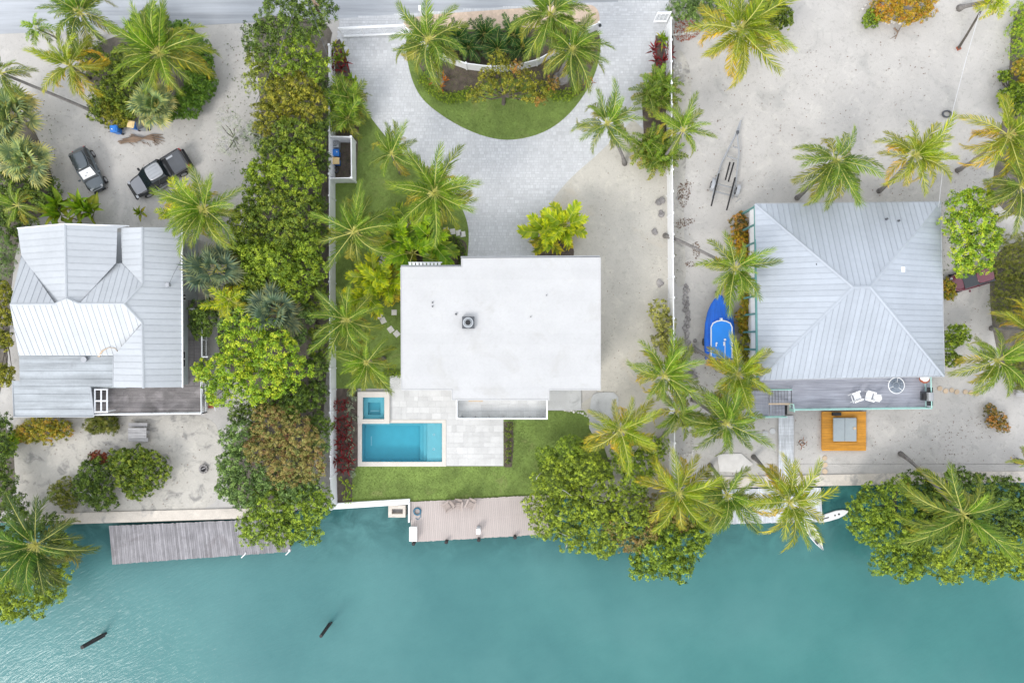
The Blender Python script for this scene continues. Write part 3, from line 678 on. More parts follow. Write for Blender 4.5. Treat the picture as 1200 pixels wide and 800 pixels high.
mb = MB(); basin(mb, 425, 465.5, 450.3, 491, 1.0, .30); part('basin', mb, M['basin'], spa)
mb = MB(); ringbox(mb, (419, 459, 456.3, 496.3), (425, 465.5, 450.3, 491), -.1, .34); part('coping', mb, M['coping'], spa)
mb = MB(); ringbox(mb, (425.2, 465.7, 450.1, 490.8), (431, 471.5, 446, 486), -.98, -.35); part('bench', mb, M['basin'], spa)
mb = MB(); mb.pbox(434, 480.6, 444.6, 482, -.98, -.90); part('drain_cover', mb, M['white'], spa)
mb = MB(); mb.pbox(425.05, 465.55, 450.25, 490.95, -1.1, .22); part('spa_surface', mb, M['poolwater'], spa)

# ---------------------------------------------------------------- metal roofs laid panel by panel
def clip(poly, u0, u1, ax):
    for lim, sgn in ((u0, 1), (u1, -1)):
        out = []
        for i in range(len(poly)):
            a, b = poly[i - 1], poly[i]; da, db = sgn * (a[ax] - lim), sgn * (b[ax] - lim)
            if da >= 0: out.append(a)
            if (da >= 0) != (db >= 0): k = da / (da - db); out.append((a[0] + (b[0] - a[0]) * k, a[1] + (b[1] - a[1]) * k))
        poly = out
        if len(poly) < 3: return []
    return poly
def plane_of(three):
    a, b, c = (W(*q) for q in three); n = (b - a).cross(c - a).normalized(); return a, (n if n.z > 0 else -n)
def on_plane(px, py, a, n):
    o = Vector((0, 0, H)); d = W(px, py, 0) - o; return o + d * ((a - o).dot(n) / d.dot(n))
def slope(parent, three, pts, along, width, mat, rib=.055, ribh=.028):
    """a roof slope: the plane through three points (px, py, z), its outline in pixels, the direction its seams run"""
    a, n = plane_of(three); P = [on_plane(x, y, a, n) for x, y in pts]
    v = Vector(along); v = (v - n * v.dot(n)).normalized(); u = v.cross(n)
    o = P[0]; q = [((p - o).dot(u), (p - o).dot(v)) for p in P]
    u0, u1 = min(k[0] for k in q), max(k[0] for k in q); k = max(1, round((u1 - u0) / width)); w = (u1 - u0) / k
    X = lambda s_, h: o + u * s_[0] + v * s_[1] + n * h
    for i in range(k):
        m = MB()
        for lo, hi, h0, h1 in ((u0 + i * w + .004, u0 + (i + 1) * w - .005, -.03, random.uniform(-.002, .002)), (u0 + i * w + .004, u0 + i * w + rib, .004, ribh)):
            c = clip(q, lo, hi, 0)
            if len(c) < 3: continue
            t = len(c); A = [X(s_, h0) for s_ in c] + [X(s_, h1) for s_ in c]
            m.add(A, [tuple(range(t, 2 * t)), tuple(range(t - 1, -1, -1))] + [(j, (j + 1) % t, t + (j + 1) % t, t + j) for j in range(t)])
        if m.f: part('roof_panel', m, mat, parent)
    return P
def cap(parent, a, b, mat, r=.09, name='ridge_cap'):
    m = MB(); d = (b - a).normalized(); s_ = d.cross(Vector((0, 0, 1))).normalized() * r; up = Vector((0, 0, .055))
    m.loft([[a - s_ + up * .1, a + up * 1.3, a + s_ + up * .1, a - up], [b - s_ + up * .1, b + up * 1.3, b + s_ + up * .1, b - up]]); part(name, m, mat, parent)

# left house -------------------------------------------------------
E, RG, RW, RE = 4.2, 6.5, 6.6, 5.75
lh = thing('house', 'grey roofed house with crossing gables and a dark timber deck', 'house', W(115, 370))
mb = MB()
mb.prism([(-41.2, -1.0), (-41.0, 9.2), (-28.3, 9.2), (-28.3, -3.75), (-33.2, -3.75), (-33.2, -1.0)], 0, 4.0); mb.prism([(-41.2, -4.0), (-33.3, -4.0), (-33.3, -1.05), (-41.2, -1.05)], 0, 2.7)
part('wall', mb, M['wall_grey'], lh)
rf = part('roof', MB().prism([(-41.15, -.95), (-40.95, 9.15), (-28.32, 9.15), (-28.32, -3.7), (-33.15, -3.7), (-33.15, -.95)], 4.01, 4.07), M['metal_roof'], lh)
mr = M['metal_roof']; EW, NS = (1, 0, 0), (0, 1, 0)
yN, yS = 263, 454
r_w0, r_w1 = W(76, 262.5, RW), W(77.5, 349, RW)
slope(rf, [(20.5, 267.5, E + .2), (76, 262.5, RW), (77.5, 349, RW)], [(20.5, 267.5), (76, 262.5), (77.5, 349), (64.5, 356), (25, 299)], EW, .52, mr)
slope(rf, [(140, 265, E + 1.0), (76, 262.5, RW), (77.5, 349, RW)], [(76, 262.5), (151.5, 265), (137.5, 267.5), (136, 308), (92.5, 355.5), (77.5, 349)], EW, .52, mr)
slope(rf, [(12, 356.5, RG), (145, 355.5, RG), (22, 299, E + .2)], [(25, 299), (64.5, 356), (12, 356.5)], NS, .52, mr)
slope(rf, [(93, 355.5, RG), (145, 355.5, RG), (143, 308, 4.9)], [(93, 355.5), (145, 355.5), (166.5, 333), (143, 308.2), (136.5, 308.5)], NS, .46, mr)
slope(rf, [(12, 356.8, RG), (145, 356.5, RG), (22, 416.5, E)], [(11.5, 357), (64.5, 356.5), (77.5, 349.5), (91.5, 356), (145, 356), (166.5, 378), (133.5, 416.5), (22, 416.5)], NS, .46, M['metal_roof'])
slope(rf, [(213, 266, E), (166.5, 266, RE), (167, 333, RE)], [(166.5, 266.3), (212.5, 266.5), (213.7, 453.5), (168, 454), (166.7, 378), (145.5, 355.5), (166.7, 333)], EW, .52, mr)
slope(rf, [(141, 267, E + .75), (166.5, 266, RE), (167, 333, RE)], [(141.5, 267), (166, 266.3), (166.2, 332.5), (143.3, 308)], EW, .52, mr)
slope(rf, [(133, 440, E + .6), (166.5, 400, RE), (167, 454, RE)], [(166.3, 379), (167.5, 454), (133, 453.5), (133, 417)], EW, .52, mr)
wz = lambda x, y, z: W(x, y, z)
for a, b in ((r_w0, r_w1), (wz(166.3, 266, RE), wz(166.7, 333, RE)), (wz(166.6, 378, RE), wz(168, 455, RE)), (wz(92, 355.7, RG), wz(145, 355.7, RG)), (wz(12, 356.6, RG), wz(64.5, 356.2, RG)),
             (wz(145, 355.7, RG), wz(166.6, 333, RE)), (wz(145, 355.7, RG), wz(166.6, 378, RE)), (wz(64.5, 356.2, RG), wz(77.5, 349.2, RW)), (wz(92, 355.7, RG), wz(77.5, 349.2, RW))): cap(rf, a, b, M['metal_roof'])
mb = MB(); mb.tube([wz(76, 262.5, RW), wz(20.5, 267.5, E + .2)], .06, 5); mb.tube([wz(76, 262.5, RW), wz(151.5, 265, E + .7)], .06, 5); mb.tube([wz(213.3, 266, E), wz(214, 454, E)], .07, 6)
part('gutter', mb, M['white'], lh)
lo = part('porch_roof', MB().prism(W2([(17, 447), (132, 447), (132, 452), (109, 455), (109, 486), (18, 486)], 3.2), 2.75, 2.85), M['grey_roof'], lh)
slope(lo, [(22, 416.8, 3.75), (133, 416.8, 3.75), (16, 488, 3.15)], [(22.5, 416.8), (132.5, 416.8), (132.5, 453), (106, 453), (110, 487.5), (16.2, 488), (14.6, 446), (23, 446)], EW, .62, M['grey_roof'], .05, .03)
mb = MB()
mb.tube([wz(106, 453.5, 3.5), wz(110, 487.5, 3.2)], .06, 5); mb.tube([wz(14.6, 446, 3.5), wz(16.2, 488, 3.2), wz(110, 488, 3.2)], .05, 5); mb.tube([wz(132.8, 417, 3.8), wz(132.8, 453.5, 3.5)], .06, 5)
part('roof_edge', mb, M['metal_roof'], lh)
# deck, laid board by board
DZ = 1.9
dk = part('deck', MB().prism(W2([(107, 452), (236, 452), (236, 485), (107, 485)], DZ - .08), DZ - .3, DZ - .06), M['deckwood'], lh)
def boards(parent, x0, y0, x1, y1, z, width, mat, along='x', name='deck_board', t=.035, gap=.012, shear=(0, 0)):
    """boards share one mesh; the first pixel corner and the last are read at height z"""
    a, b = W(x0, y1, z), W(x1, y0, z); Lx, Ly = b.x - a.x, b.y - a.y; off = woff(parent)
    span = Ly if along == 'x' else Lx; k = max(1, round(span / width)); w = span / k
    m = MB()
    if along == 'x': m.box((Lx / 2, w / 2, -t / 2), (Lx, w - gap, t))
    else: m.box((w / 2, Ly / 2, -t / 2), (w - gap, Ly, t))
    me = m.mesh(name, mat)
    for i in range(k):
        p = Vector((a.x, a.y + i * w, z)) if along == 'x' else Vector((a.x + i * w, a.y + shear[1] * (i + .5) / k, z))
        link(name, me, parent, p - off + Vector((0, 0, random.uniform(-.004, .004))))
boards(dk, 108, 452, 236, 484, DZ, .145, M['deckwood'])
dk2 = part('side_deck', MB().prism(W2([(212, 352), (236, 352), (236, 451), (212, 451)], DZ - .08), DZ - .3, DZ - .06), M['deckwood'], lh)
boards(dk2, 212, 352, 236, 451.6, DZ, .145, M['deckwood'], 'y')
pg = MB()
for x in (111, 118.5, 125.5): pg.tube([wz(x, 455.5, 3.2), wz(x, 483, 3.1)], .07, 4)
for y in (456, 469.5, 482.5): pg.tube([wz(110.5, y, 3.18), wz(126.5, y, 3.15)], .065, 4)
for x, y in ((111, 483), (125.5, 482)): p = wz(x, y, 3.1); pg.tube([p, (p.x, p.y, DZ)], .06, 4)
part('pergola_frame', pg, M['white'], lh)
def railing(parent, path, z0, h, mat, rail=.05, post=1.6, pick=.16, name='railing'):
    m = MB()
    for (a, b) in zip(path[:-1], path[1:]):
        A, B = W(a[0], a[1], z0 + h), W(b[0], b[1], z0 + h); n = max(1, round((B - A).length / post))
        m.tube([A, B], rail, 4); m.tube([A - Vector((0, 0, h - .12)), B - Vector((0, 0, h - .12))], rail * .7, 4)
        for i in range(n + 1): p = A.lerp(B, i / n); m.box((p.x, p.y, z0 + h / 2), (.09, .09, h + .06))
        if pick:
            k = int((B - A).length / pick)
            for i in range(1, k): p = A.lerp(B, i / k); m.box((p.x, p.y, z0 + h / 2), (.022, .022, h - .14))
    return part(name, m, mat, parent)
railing(lh, [(110.5, 485.8), (236, 484.2), (235.5, 441.5)], DZ, .95, M['white'], .06)
railing(lh, [(222, 362), (236.5, 362)], DZ, .95, M['white'], .06, pick=0); railing(lh, [(236.5, 378), (236.5, 418), (243, 418)], DZ, .95, M['white'], .055)
st = MB()
for i in range(11): a = W(239.5, 444 + i * 3.8, DZ - .15 * i); st.box((a.x, a.y, a.z), (.55, .27, .045))
part('stair_tread', st, M['greywood'], lh, kind='stuff')
st = MB(); st.tube([wz(236.7, 441, DZ + .8), wz(237.5, 485, .5)], .05, 4); st.tube([wz(242, 441, DZ + .8), wz(252.5, 481, .4)], .05, 4); part('stair_rail', st, M['white'], lh)
mb = MB(); mb.pbox(244, 456, 250, 478, 0, .12); solo('brick_pad', mb, M['clay'], 'reddish paved pad beside the white deck stairs', 'pad')
wn = MB()
for (y0, y1, z0) in ((344, 352, 2.4), (411, 430, 2.5)):
    a, b = W(222, y0, 2.8), W(222, y1, 2.8); wn.box((-28.28, (a.y + b.y) / 2, z0 + .6), (.06, abs(a.y - b.y), 1.2))
wf = part('window', wn, M['white'], lh); wn = MB()
for (y0, y1, z0) in ((344, 352, 2.4), (411, 430, 2.5)):
    a, b = W(222, y0, 2.8), W(222, y1, 2.8); d = (a.y - b.y) / 2
    for k in (0, 1): wn.box((-28.25, b.y + d * (k + .5), z0 + .6), (.05, d - .12, 1.0))
part('pane', wn, M['glass'], wf)
for (px, py, z, r) in ((171, 369.5, 5.2, .12), (197.5, 334, 4.9, .14), (100, 421, 3.8, .2)):
    mb = MB(); p = W(px, py, z); mb.cyl((p.x, p.y, p.z - .15), r, .35, 10); mb.disc((p.x, p.y, p.z + .2), r * 1.25, p.z + .25, 10); part('roof_vent', mb, M['alu'], lh)
mb = MB(); mb.tube([wz(197.5, 334, 5.2), wz(204, 320, 4.9), wz(213, 303, 4.5)], .015, 4); part('cable', mb, M['darkgrey'], lh)
mb = MB(); mb.tube([wz(116, 417, 3.95), wz(120, 411, 4.5), wz(128, 407, 4.7)], [.14, .07, .02], 5); mb.tube([wz(128, 407, 4.75), wz(135, 408, 4.6), wz(138, 412, 4.4)], .03, 4)
solo('fallen_palm_boot', mb, M['tan'], 'tan dried palm sheath lying on the left house roof', 'palm sheath')

# main house -------------------------------------------------------
ZR = 7.2
mh = thing('house', 'large modern house with flat white roof beside the swimming pool', 'house', W(590, 385))
def wr(p): return W2(p, ZR)
RO = [(470, 313), (541, 313), (541, 303), (703.5, 302), (703.5, 456.5), (643.5, 456.5), (643.5, 468.3), (530, 468.3), (530, 456.5), (470.5, 456.5)]
c0 = np.mean(wr(RO), 0)
inset = [tuple(c0 + (np.array(p) - c0) * .955) for p in wr(RO)]
mb = MB(); mb.prism(inset, 0, ZR - .35); part('wall', mb, M['wall_white'], mh)
rf = part('roof', MB().prism(wr(RO), ZR - .36, ZR - .02), M['white'], mh)
y = 302.2; rows = []
while y < 468:
    y2 = min(y + 12.6, 468.2)
    for lo_, hi_, x0, x1 in ((302.2, 313, 541.3, 703.3), (313, 456.4, 470.6, 703.3), (456.4, 468.1, 530.3, 643.3)):
        a, b = max(y, lo_), min(y2, hi_)
        if b - a > .3: mb = MB(); mb.pbox(x0, a, x1, b + .05 if b < hi_ else b, ZR - .03, ZR + .004 * (len(rows) % 3) + .006); part('membrane_strip', mb, M['roofwhite'], rf); rows.append(1)
    y = y2
mb = MB()
for a, b in ((0, 1), (1, 2), (2, 3), (3, 4), (9, 0), (4, 5), (5, 6), (6, 7), (7, 8), (8, 9)): mb.tube([Vector((*wr(RO)[a], ZR + .01)), Vector((*wr(RO)[b], ZR + .01))], .045, 5)
part('drip_edge', mb, M['roofwhite'], rf)
mb = MB(); mb.tube([W(470, 311.6, ZR - .1), W(540, 311.6, ZR - .1)], .07, 5); mb.tube([W(540, 301.2, ZR - .1), W(703, 300.4, ZR - .1)], .07, 5); part('gutter', mb, M['alu'], mh)
fanb = MB(); p = W(549, 378, ZR); fanb.box((p.x, p.y, ZR + .2), (.95, .95, .4)); fb = part('exhaust_fan', fanb, M['darkgrey'], mh)
m2 = MB(); m2.torus((p.x, p.y, ZR + .5), .36, .06, 20, 6); m2.tube([(p.x, p.y, ZR + .4), (p.x, p.y, ZR + .62)], [.34, .26], 14); part('fan_hood', m2, M['greyplastic'], fb)
m2 = MB(); m2.disc((p.x, p.y, ZR + .62), .22, ZR + .66, 12); part('fan_cap', m2, M['black'], fb)
for px, py, r in ((534.5, 368, .10), (507, 354.5, .07), (507, 359, .07), (622, 371, .05), (640.5, 346, .05)):
    mb = MB(); q = W(px, py, ZR); mb.cyl((q.x, q.y, ZR), r * .8, .16, 10); part('vent_pipe', mb, M['darkgrey'], mh)
# balcony on the pool side
BZ = 3.3
bal = part('balcony', MB().prism(W2([(535.5, 450), (640.5, 450), (640.5, 490), (535.5, 490)], BZ - .06), BZ - .4, BZ - .05), M['white'], mh)
tiles(bal, 536, 460, 640.3, 489, BZ, name='balcony_tile')
mb = MB()
for x0, y0, x1, y1 in ((534.4, 468, 536.0, 491.2), (536.1, 489.8, 640.1, 491.2), (640.2, 468, 641.8, 491.2)): mb.pbox(x0, y0, x1, y1, BZ + .96, BZ + 1.05)
part('balcony_rail', mb, M['white'], mh)
mb = MB()
for x0, y0, x1, y1 in ((535, 468, 535.5, 490.4), (536.1, 490.4, 640.1, 490.8), (641, 468, 641.4, 490.4)): mb.pbox(x0, y0, x1, y1, BZ - .02, BZ + .955)
part('glass_panel', mb, M['clearglass'], mh)
mb = MB()
for i in range(7): mb.pbox(540 + i * 16, 488.9, 541.4 + i * 16, 489.7, BZ, BZ + .955)
part('rail_post', mb, M['alu'], mh)
mb = MB()
for i in range(4): mb.pbox(549, 467.8 + i * .7, 566, 468.4 + i * .7, BZ + .4, BZ + .45)
mb.pbox(550, 467, 551.2, 470.5, BZ, BZ + .4); mb.pbox(564, 467, 565.2, 470.5, BZ, BZ + .4)
solo('bench', mb, M['tan'], 'wooden slatted bench half under the white roof edge', 'bench')
mb = MB()
for i in range(9): mb.pbox(479 + i * 4.3, 307.2, 482 + i * 4.3, 314, 3.0, 3.06)
mb.pbox(478.5, 306.9, 518, 308, 2.86, 2.98); part('entry_canopy', mb, M['white'], mh)
mb = MB(); mb.pbox(642, 456, 681, 480.5, 0, .14); solo('concrete_pad', mb, M['concrete'], 'square grey concrete pad under the roof corner of the white house', 'concrete pad')
mb = MB(); mb.prism(smooth(W2([(693, 463), (702, 459), (725, 460), (724, 482), (714, 492), (706, 508), (690, 508), (691, 480)]), 1, True), 0, .12); solo('concrete_slab', mb, M['concrete'], 'irregular grey concrete slab in the gravel side yard', 'concrete slab')

# right house ------------------------------------------------------
E, RG = 4.4, 7.6
rh = thing('house', 'pale blue metal hip roofed house with teal trim and long deck', 'house', W(1000, 350))
mb = MB(); mb.prism([(20.9, -2.7), (35.6, -2.7), (35.6, 11.4), (20.9, 11.4)], 0, 4.25); part('wall', mb, M['wall_white'], rh)
rf = part('roof', MB().prism([(20.65, -2.6), (35.9, -2.6), (35.9, 11.3), (20.65, 11.3)], 4.26, 4.34), M['metal_roof_b'], rh)
NW, NE, SE, SW_, RA, RB = (885, 239), (1102, 236.5), (1106.5, 440.5), (889.5, 445), (1000, 336.5), (1020, 336)
mt = M['metal_roof_b']
slope(rf, [(*NW, E), (*RA, RG), (*RB, RG)], [NW, NE, RB, RA], NS, .46, mt); slope(rf, [(*SW_, E), (*RA, RG), (*RB, RG)], [SW_, RA, RB, SE], NS, .46, mt)
slope(rf, [(*NW, E), (*SW_, E), (*RA, RG)], [NW, RA, SW_], EW, .46, mt); slope(rf, [(*NE, E), (*SE, E), (*RB, RG)], [NE, SE, RB], EW, .46, mt)
for a, b in ((NW, RA), (SW_, RA), (NE, RB), (SE, RB)): cap(rf, W(*a, E), W(*b, RG), mt, .13)
cap(rf, W(*RA, RG), W(*RB, RG), mt, .13)
mb = MB(); q = [W(*k, E - .06) for k in (NW, NE, SE, SW_)]
for i in range(4): mb.tube([q[i], q[(i + 1) % 4]], .07, 6)
part('gutter', mb, M['alu'], rh)
for px, py in ((1038, 257), (1052, 259), (956, 310)):
    mb = MB(); z = 5.1 if py < 300 else 6.2; p = W(px, py, z); mb.cyl((p.x, p.y, p.z - .25), .09, .5, 10); part('vent_pipe', mb, M['darkgrey'], rh)
mb = MB(); p = W(1056, 316, 6.0); mb.box(p, (.35, .4, .5)); part('vent_box', mb, M['white'], rh)
# west porch wall: white panels between teal battens
def wl(f, z, d=0): return Vector((20.376 + .19 * f - d, (400 - 246 - 204 * f) / S * (H - 2.9) / H, z))
for i in range(10):
    mb = MB(); p, q = wl(i / 10 + .004, 0), wl((i + 1) / 10 - .004, 0); mb.prism([(p.x, p.y), (q.x, q.y), (q.x + .05, q.y), (p.x + .05, p.y)], 3.0, 4.18); part('wall_panel', mb, M['white'], rh)
for i in range(11): p = wl(i / 10, 2.1, -.03); mb = MB(); mb.box(p, (.20, .15, 4.2)); part('batten', mb, M['teal'], rh)
mb = MB(); mb.tube([wl(-.01, 4.28, -.03), wl(1.0, 4.28, -.03)], .13, 6); part('trim', mb, M['teal'], rh)
# south deck
DZ = 2.3
dk = part('deck', MB().prism(W2([(889, 438), (1090, 438), (1090, 479), (928, 479), (928, 455), (889, 455)], DZ - .07), DZ - .3, DZ - .05), M['greydeck'], rh)
boards(dk, 889.5, 438, 1090, 455, DZ, .145, M['greydeck']); boards(dk, 928, 455, 1090, 479.3, DZ, .145, M['greydeck'])
railing(rh, [(930.5, 480.2), (1092, 478.2)], DZ, .95, M['mint'], .055); railing(rh, [(1092, 478), (1091, 442)], DZ, .95, M['mint'], .055)
railing(rh, [(880.5, 489), (922, 488.5)], 1.2, .95, M['mint'], .05); railing(rh, [(927.5, 456.5), (899, 456.5)], 1.8, .85, M['mint'], .05); railing(rh, [(878.5, 456), (878.5, 488)], 1.2, .95, M['mint'], .05); railing(rh, [(930, 474), (931, 482)], DZ, .95, M['mint'], .05)
lz = part('landing', MB().prism(W2([(880, 458), (901, 458), (901, 489), (880, 489)], 1.17), .9, 1.17), M['greydeck'], rh)
boards(lz, 880, 458, 901, 489, 1.215, .145, M['greydeck'], 'y')
for i in range(7):
    mb = MB(); mb.pbox(902 + i * 3.6, 457.5, 905.2 + i * 3.6, 472, 1.35 + .14 * i, 1.40 + .14 * i); part('stair_tread', mb, M['greydeck'], rh)
    mb = MB(); mb.pbox(902 + i * 3.6, 474, 905.2 + i * 3.6, 488, 1.10 - .14 * i, 1.15 - .14 * i)
    if i < 5: part('stair_tread', mb, M['greydeck'], rh)
mb = MB(); mb.pbox(901, 472.3, 929, 474, 2.5, 2.6); part('handrail', mb, M['tan'], rh)
mb = MB(); mb.pbox(918, 475, 922.5, 485.5, .2, .25); part('stair_dark_plate', mb, M['black'], rh)  # flat black plate standing in for the dark stair opening
bw = thing('boardwalk', 'narrow grey boardwalk running from deck stairs down to the seawall', 'boardwalk', W(921, 524))
part('joist', MB().pbox(913.5, 487, 929, 558, .02, .16), M['greywood'], bw); boards(bw, 912.5, 487, 930, 558, .21, .145, M['whitedock'])
# ---------------------------------------------------------------- seawalls and docks
WZ = -1.05
def wall_run(name, pts, z0, z1, mat, label, cat='seawall'):
    mb = MB(); mb.prism(W2(pts, z1), z0, z1); return solo(name, mb, mat, label, cat)
wall_run('seawall', [(20, 604), (93, 600.5), (262, 596), (300, 595), (300, 607), (262, 608), (93, 613.5), (20, 615)], -2, .12, M['palecon'], 'stained pale concrete seawall cap along the left yard')
wall_run('seawall', [(386, 590), (480, 584.5), (480, 590.5), (386, 597)], -2, .35, M['white'], 'slim white seawall edge below the middle lawn')
wall_run('seawall', [(480, 583), (720, 575), (720, 582), (480, 590)], -2, .03, M['palecon'], 'concrete seawall hidden behind the pinkish dock')
wall_run('seawall', [(830, 559), (1000, 555.5), (1200, 552), (1320, 550), (1320, 563), (1000, 568.5), (830, 572)], -2, .12, M['palecon'], 'beige concrete seawall cap below the right house yard')
def dock(label, quad, z, width, mat, name='dock', joists=True):
    """quad: top-left, top-right, bottom-right, bottom-left in pixels; boards run away from the shore"""
    A, B, C, D = [W(*p, z) for p in quad]; t = thing(name, label, 'dock', ((A + C) / 2)[:2] + (WZ,))
    off = woff(t); k = round((B - A).length / width); w = (B - A).length / k; bd = []
    for i in range(k):
        a, b = A.lerp(B, (i + .03) / k), A.lerp(B, (i + .97) / k); c, d = D.lerp(C, (i + .97) / k), D.lerp(C, (i + .03) / k)
        m = MB(); e = random.uniform(-.03, .03) if width < .25 else 0; dz = random.uniform(-.006, .006)
        dr = (d - a).normalized() * e; m.prism([tuple((a - dr)[:2]), tuple((b - dr)[:2]), tuple((c + dr)[:2]), tuple((d + dr)[:2])], z - .04 + dz, z + dz); part('dock_board', m, mat, t)
    m = MB()
    for f in (.04, .5, .96): m.tube([A.lerp(D, f) - Vector((0, 0, .13)), B.lerp(C, f) - Vector((0, 0, .13))], .08, 4)
    part('beam', m, M['greywood'], t); m = MB()
    for i in range(6):
        for f in (.12, .9):
            p = A.lerp(B, i / 5 * .96 + .02).lerp(D.lerp(C, i / 5 * .96 + .02), f); m.tube([(p.x, p.y, -2.2), (p.x, p.y, z - .06)], .12, 7)
    part('support_pile', m, M['pile'], t); return t
dock('long weathered grey timber dock at the left seawall', [(127.5, 616), (334, 607), (341, 646), (131.5, 661)], .05, .19, M['dockwood'])
md = dock('pinkish grey composite dock with white dock box and three chairs', [(480, 588), (640, 579.5), (644, 625.5), (482.5, 635)], .20, .165, M['composite'])
dock('bleached white plank dock behind the leaning palm at right', [(846, 573), (962, 571), (964, 611), (848, 614)], .0, .17, M['whitedock'])
for i, (x, y) in enumerate(((484.5, 637), (523, 635), (561, 632.5), (603.5, 629.5))):
    mb = MB(); p = W(x, y, .6); mb.tube([(p.x, p.y, -2), (p.x, p.y, .62)], .15, 10); mb.tube([(p.x, p.y, .62), (p.x, p.y, .72)], [.17, .10], 10)
    o = solo('dock_piling', mb, M['pile'], ('dark piling beside the white dock box', 'dark piling second from the left on the pinkish dock', 'dark piling below the small white power post', 'dark piling closest to the mangrove on the pinkish dock')[i], 'piling', group='dark pilings along the pinkish dock')
t = thing('dock_box', 'white fibreglass box on the left corner of the pinkish dock', 'dock box', W(484.5, 625.5, .2))
mb = MB(); mb.pbox(480, 618, 488, 633.5, .2, .75); part('box_body', mb, M['plasticwhite'], t); mb = MB(); mb.pbox(479.4, 617.3, 488.6, 634.2, .755, .86); bevel(part('box_lid', mb, M['plasticwhite'], t), .04)
t = thing('power_post', 'short white power post on the outer edge of the dock', 'power post', W(560.5, 623, .2))
mb = MB(); mb.pbox(558, 619.5, 563, 626, .2, 1.0); bevel(part('post_body', mb, M['plasticwhite'], t), .05); mb = MB(); mb.pbox(559, 616.8, 562.5, 619.2, .2, .6); part('junction_box', mb, M['greyplastic'], t)
mb = MB(); p = W(489, 599, .26); [mb.torus((p.x, p.y, .25 + .05 * k), .34 - .03 * k, .035, 22, 5) for k in range(3)]; mb.tube([(p.x + .3, p.y - .1, .24), (p.x + .3, p.y - .5, .24), (p.x + .05, p.y - .75, .24), (p.x - .15, p.y - .6, .24)], .025, 5)
solo('garden_hose', mb, M['hose'], 'coiled dark blue hose lying on the pinkish dock', 'hose')
t = thing('dock_step', 'white framed boat step between seawall and pinkish dock', 'step', W(463, 598, -.3))
mb = MB(); ringbox(mb, (455, 592, 475, 606), (459, 596, 472, 602), -1.6, -.1); part('frame', mb, M['palecon'], t); mb = MB(); mb.pbox(458, 595, 473, 603, -.75, -.7); part('step', mb, M['greywood'], t)
mb = MB(); mb.pbox(478.2, 589, 480, 612, -.3, .45); part('side_board', mb, M['white'], t)
def adirondack(mat):
    t = bpy.data.objects.new('lounge_chair', None); COL.objects.link(t)
    for i in range(4): part('seat_slat', MB().box((-.05 + i * .13 - .1, 0, .36 + i * .018 - .02), (.115, .52, .025)), mat, t, True)
    Mx = Matrix.Rotation(R_(-28), 3, 'Y')
    for i in range(5):
        h = (.62, .70, .74, .70, .62)[i]; part('back_slat', MB().box((-.33 - h * .23, (i - 2) * .115, .33 + h * .44), (.025, .10, h), M=Mx), mat, t, True)
    for s_ in (-1, 1):
        part('arm', MB().box((-.02, s_ * .33, .58), (.72, .13, .028)), mat, t, True)
        part('leg', MB().box((.28, s_ * .30, .29), (.09, .03, .57)), mat, t, True)
        part('leg', MB().box((-.28, s_ * .29, .21), (.55, .03, .12), M=Matrix.Rotation(R_(14), 3, 'Y')), mat, t, True)
    return t
ch = adirondack(M['taupe'])
for i, (x, y, a, lb) in enumerate(((524.5, 592, 215, 'taupe slatted lounge chair turned away at the left of three'), (537, 590.8, 262, 'taupe slatted lounge chair in the middle of three on the dock'), (551.5, 590, 245, 'taupe slatted lounge chair closest to the mangrove on the dock'))):
    o = ch if i == 0 else copy_tree(ch); o.location = W(x, y, .2); o.rotation_euler = (0, 0, R_(a)); o.scale = (1.12,) * 3; tag(o, lb, 'chair', 'taupe lounge chairs on the middle dock')
ch = adirondack(M['plasticwhite'])
for i, (x, y, a, lb) in enumerate(((1001, 464, 20, 'white slatted chair facing right on the long deck'), (1016, 463.5, 165, 'white slatted chair nearer the round glass table'))):
    o = ch if i == 0 else copy_tree(ch); o.location = W(x, y, DZ); o.rotation_euler = (0, 0, R_(a)); o.scale = (1.1,) * 3; tag(o, lb, 'chair', 'white chairs on the long deck')
t = thing('glass_table', 'round glass table with white wire frame on the long deck', 'table', W(1050.5, 451.5, DZ)); p = W(1050.5, 451.5, DZ + .72)
mb = MB(); mb.torus(p, .68, .035, 28, 5); mb.torus(p - Vector((0, 0, .02)), .28, .025, 20, 5)
for k in range(3): a = R_(80 + 120 * k); d = Vector((math.cos(a), math.sin(a), 0)); mb.tube([p + d * .28, p + d * .68], .025, 4)
part('frame', mb, M['plasticwhite'], t); mb = MB(); mb.disc((p.x, p.y, p.z - .005), .66, p.z + .008, 28); part('table_top', mb, M['clearglass'], t)
for k in range(3): a = R_(20 + 120 * k); d = Vector((math.cos(a), math.sin(a), 0)) * .5; mb = MB(); mb.tube([(p.x + d.x, p.y + d.y, p.z), (p.x + d.x * 1.15, p.y + d.y * 1.15, DZ)], .025, 5); part('leg', mb, M['plasticwhite'], t)
t = thing('gas_grill', 'black gas grill with silver lid at the deck end', 'grill', W(1082, 463.5, DZ)); p = W(1082, 463.5, DZ)
mb = MB(); mb.box((p.x, p.y, DZ + .45), (.55, .75, .9)); part('cabinet', mb, M['darkgrey'], t)
mb = MB(); mb.loft([[(p.x + .02 + .30 * math.cos(a), y_, DZ + .9 + .30 * math.sin(a)) for a in [R_(k * 22.5) for k in range(9)]] for y_ in (p.y - .36, p.y + .36)]); part('lid', mb, M['silver'], t)
for s_ in (-1, 1): mb = MB(); mb.box((p.x + .02, p.y + s_ * .58, DZ + .9), (.5, .40, .06)); part('side_shelf', mb, M['black'], t)
mb = MB(); mb.box((p.x - .42, p.y, DZ + .80), (.22, .5, .3)); part('control_panel', mb, M['black'], t)
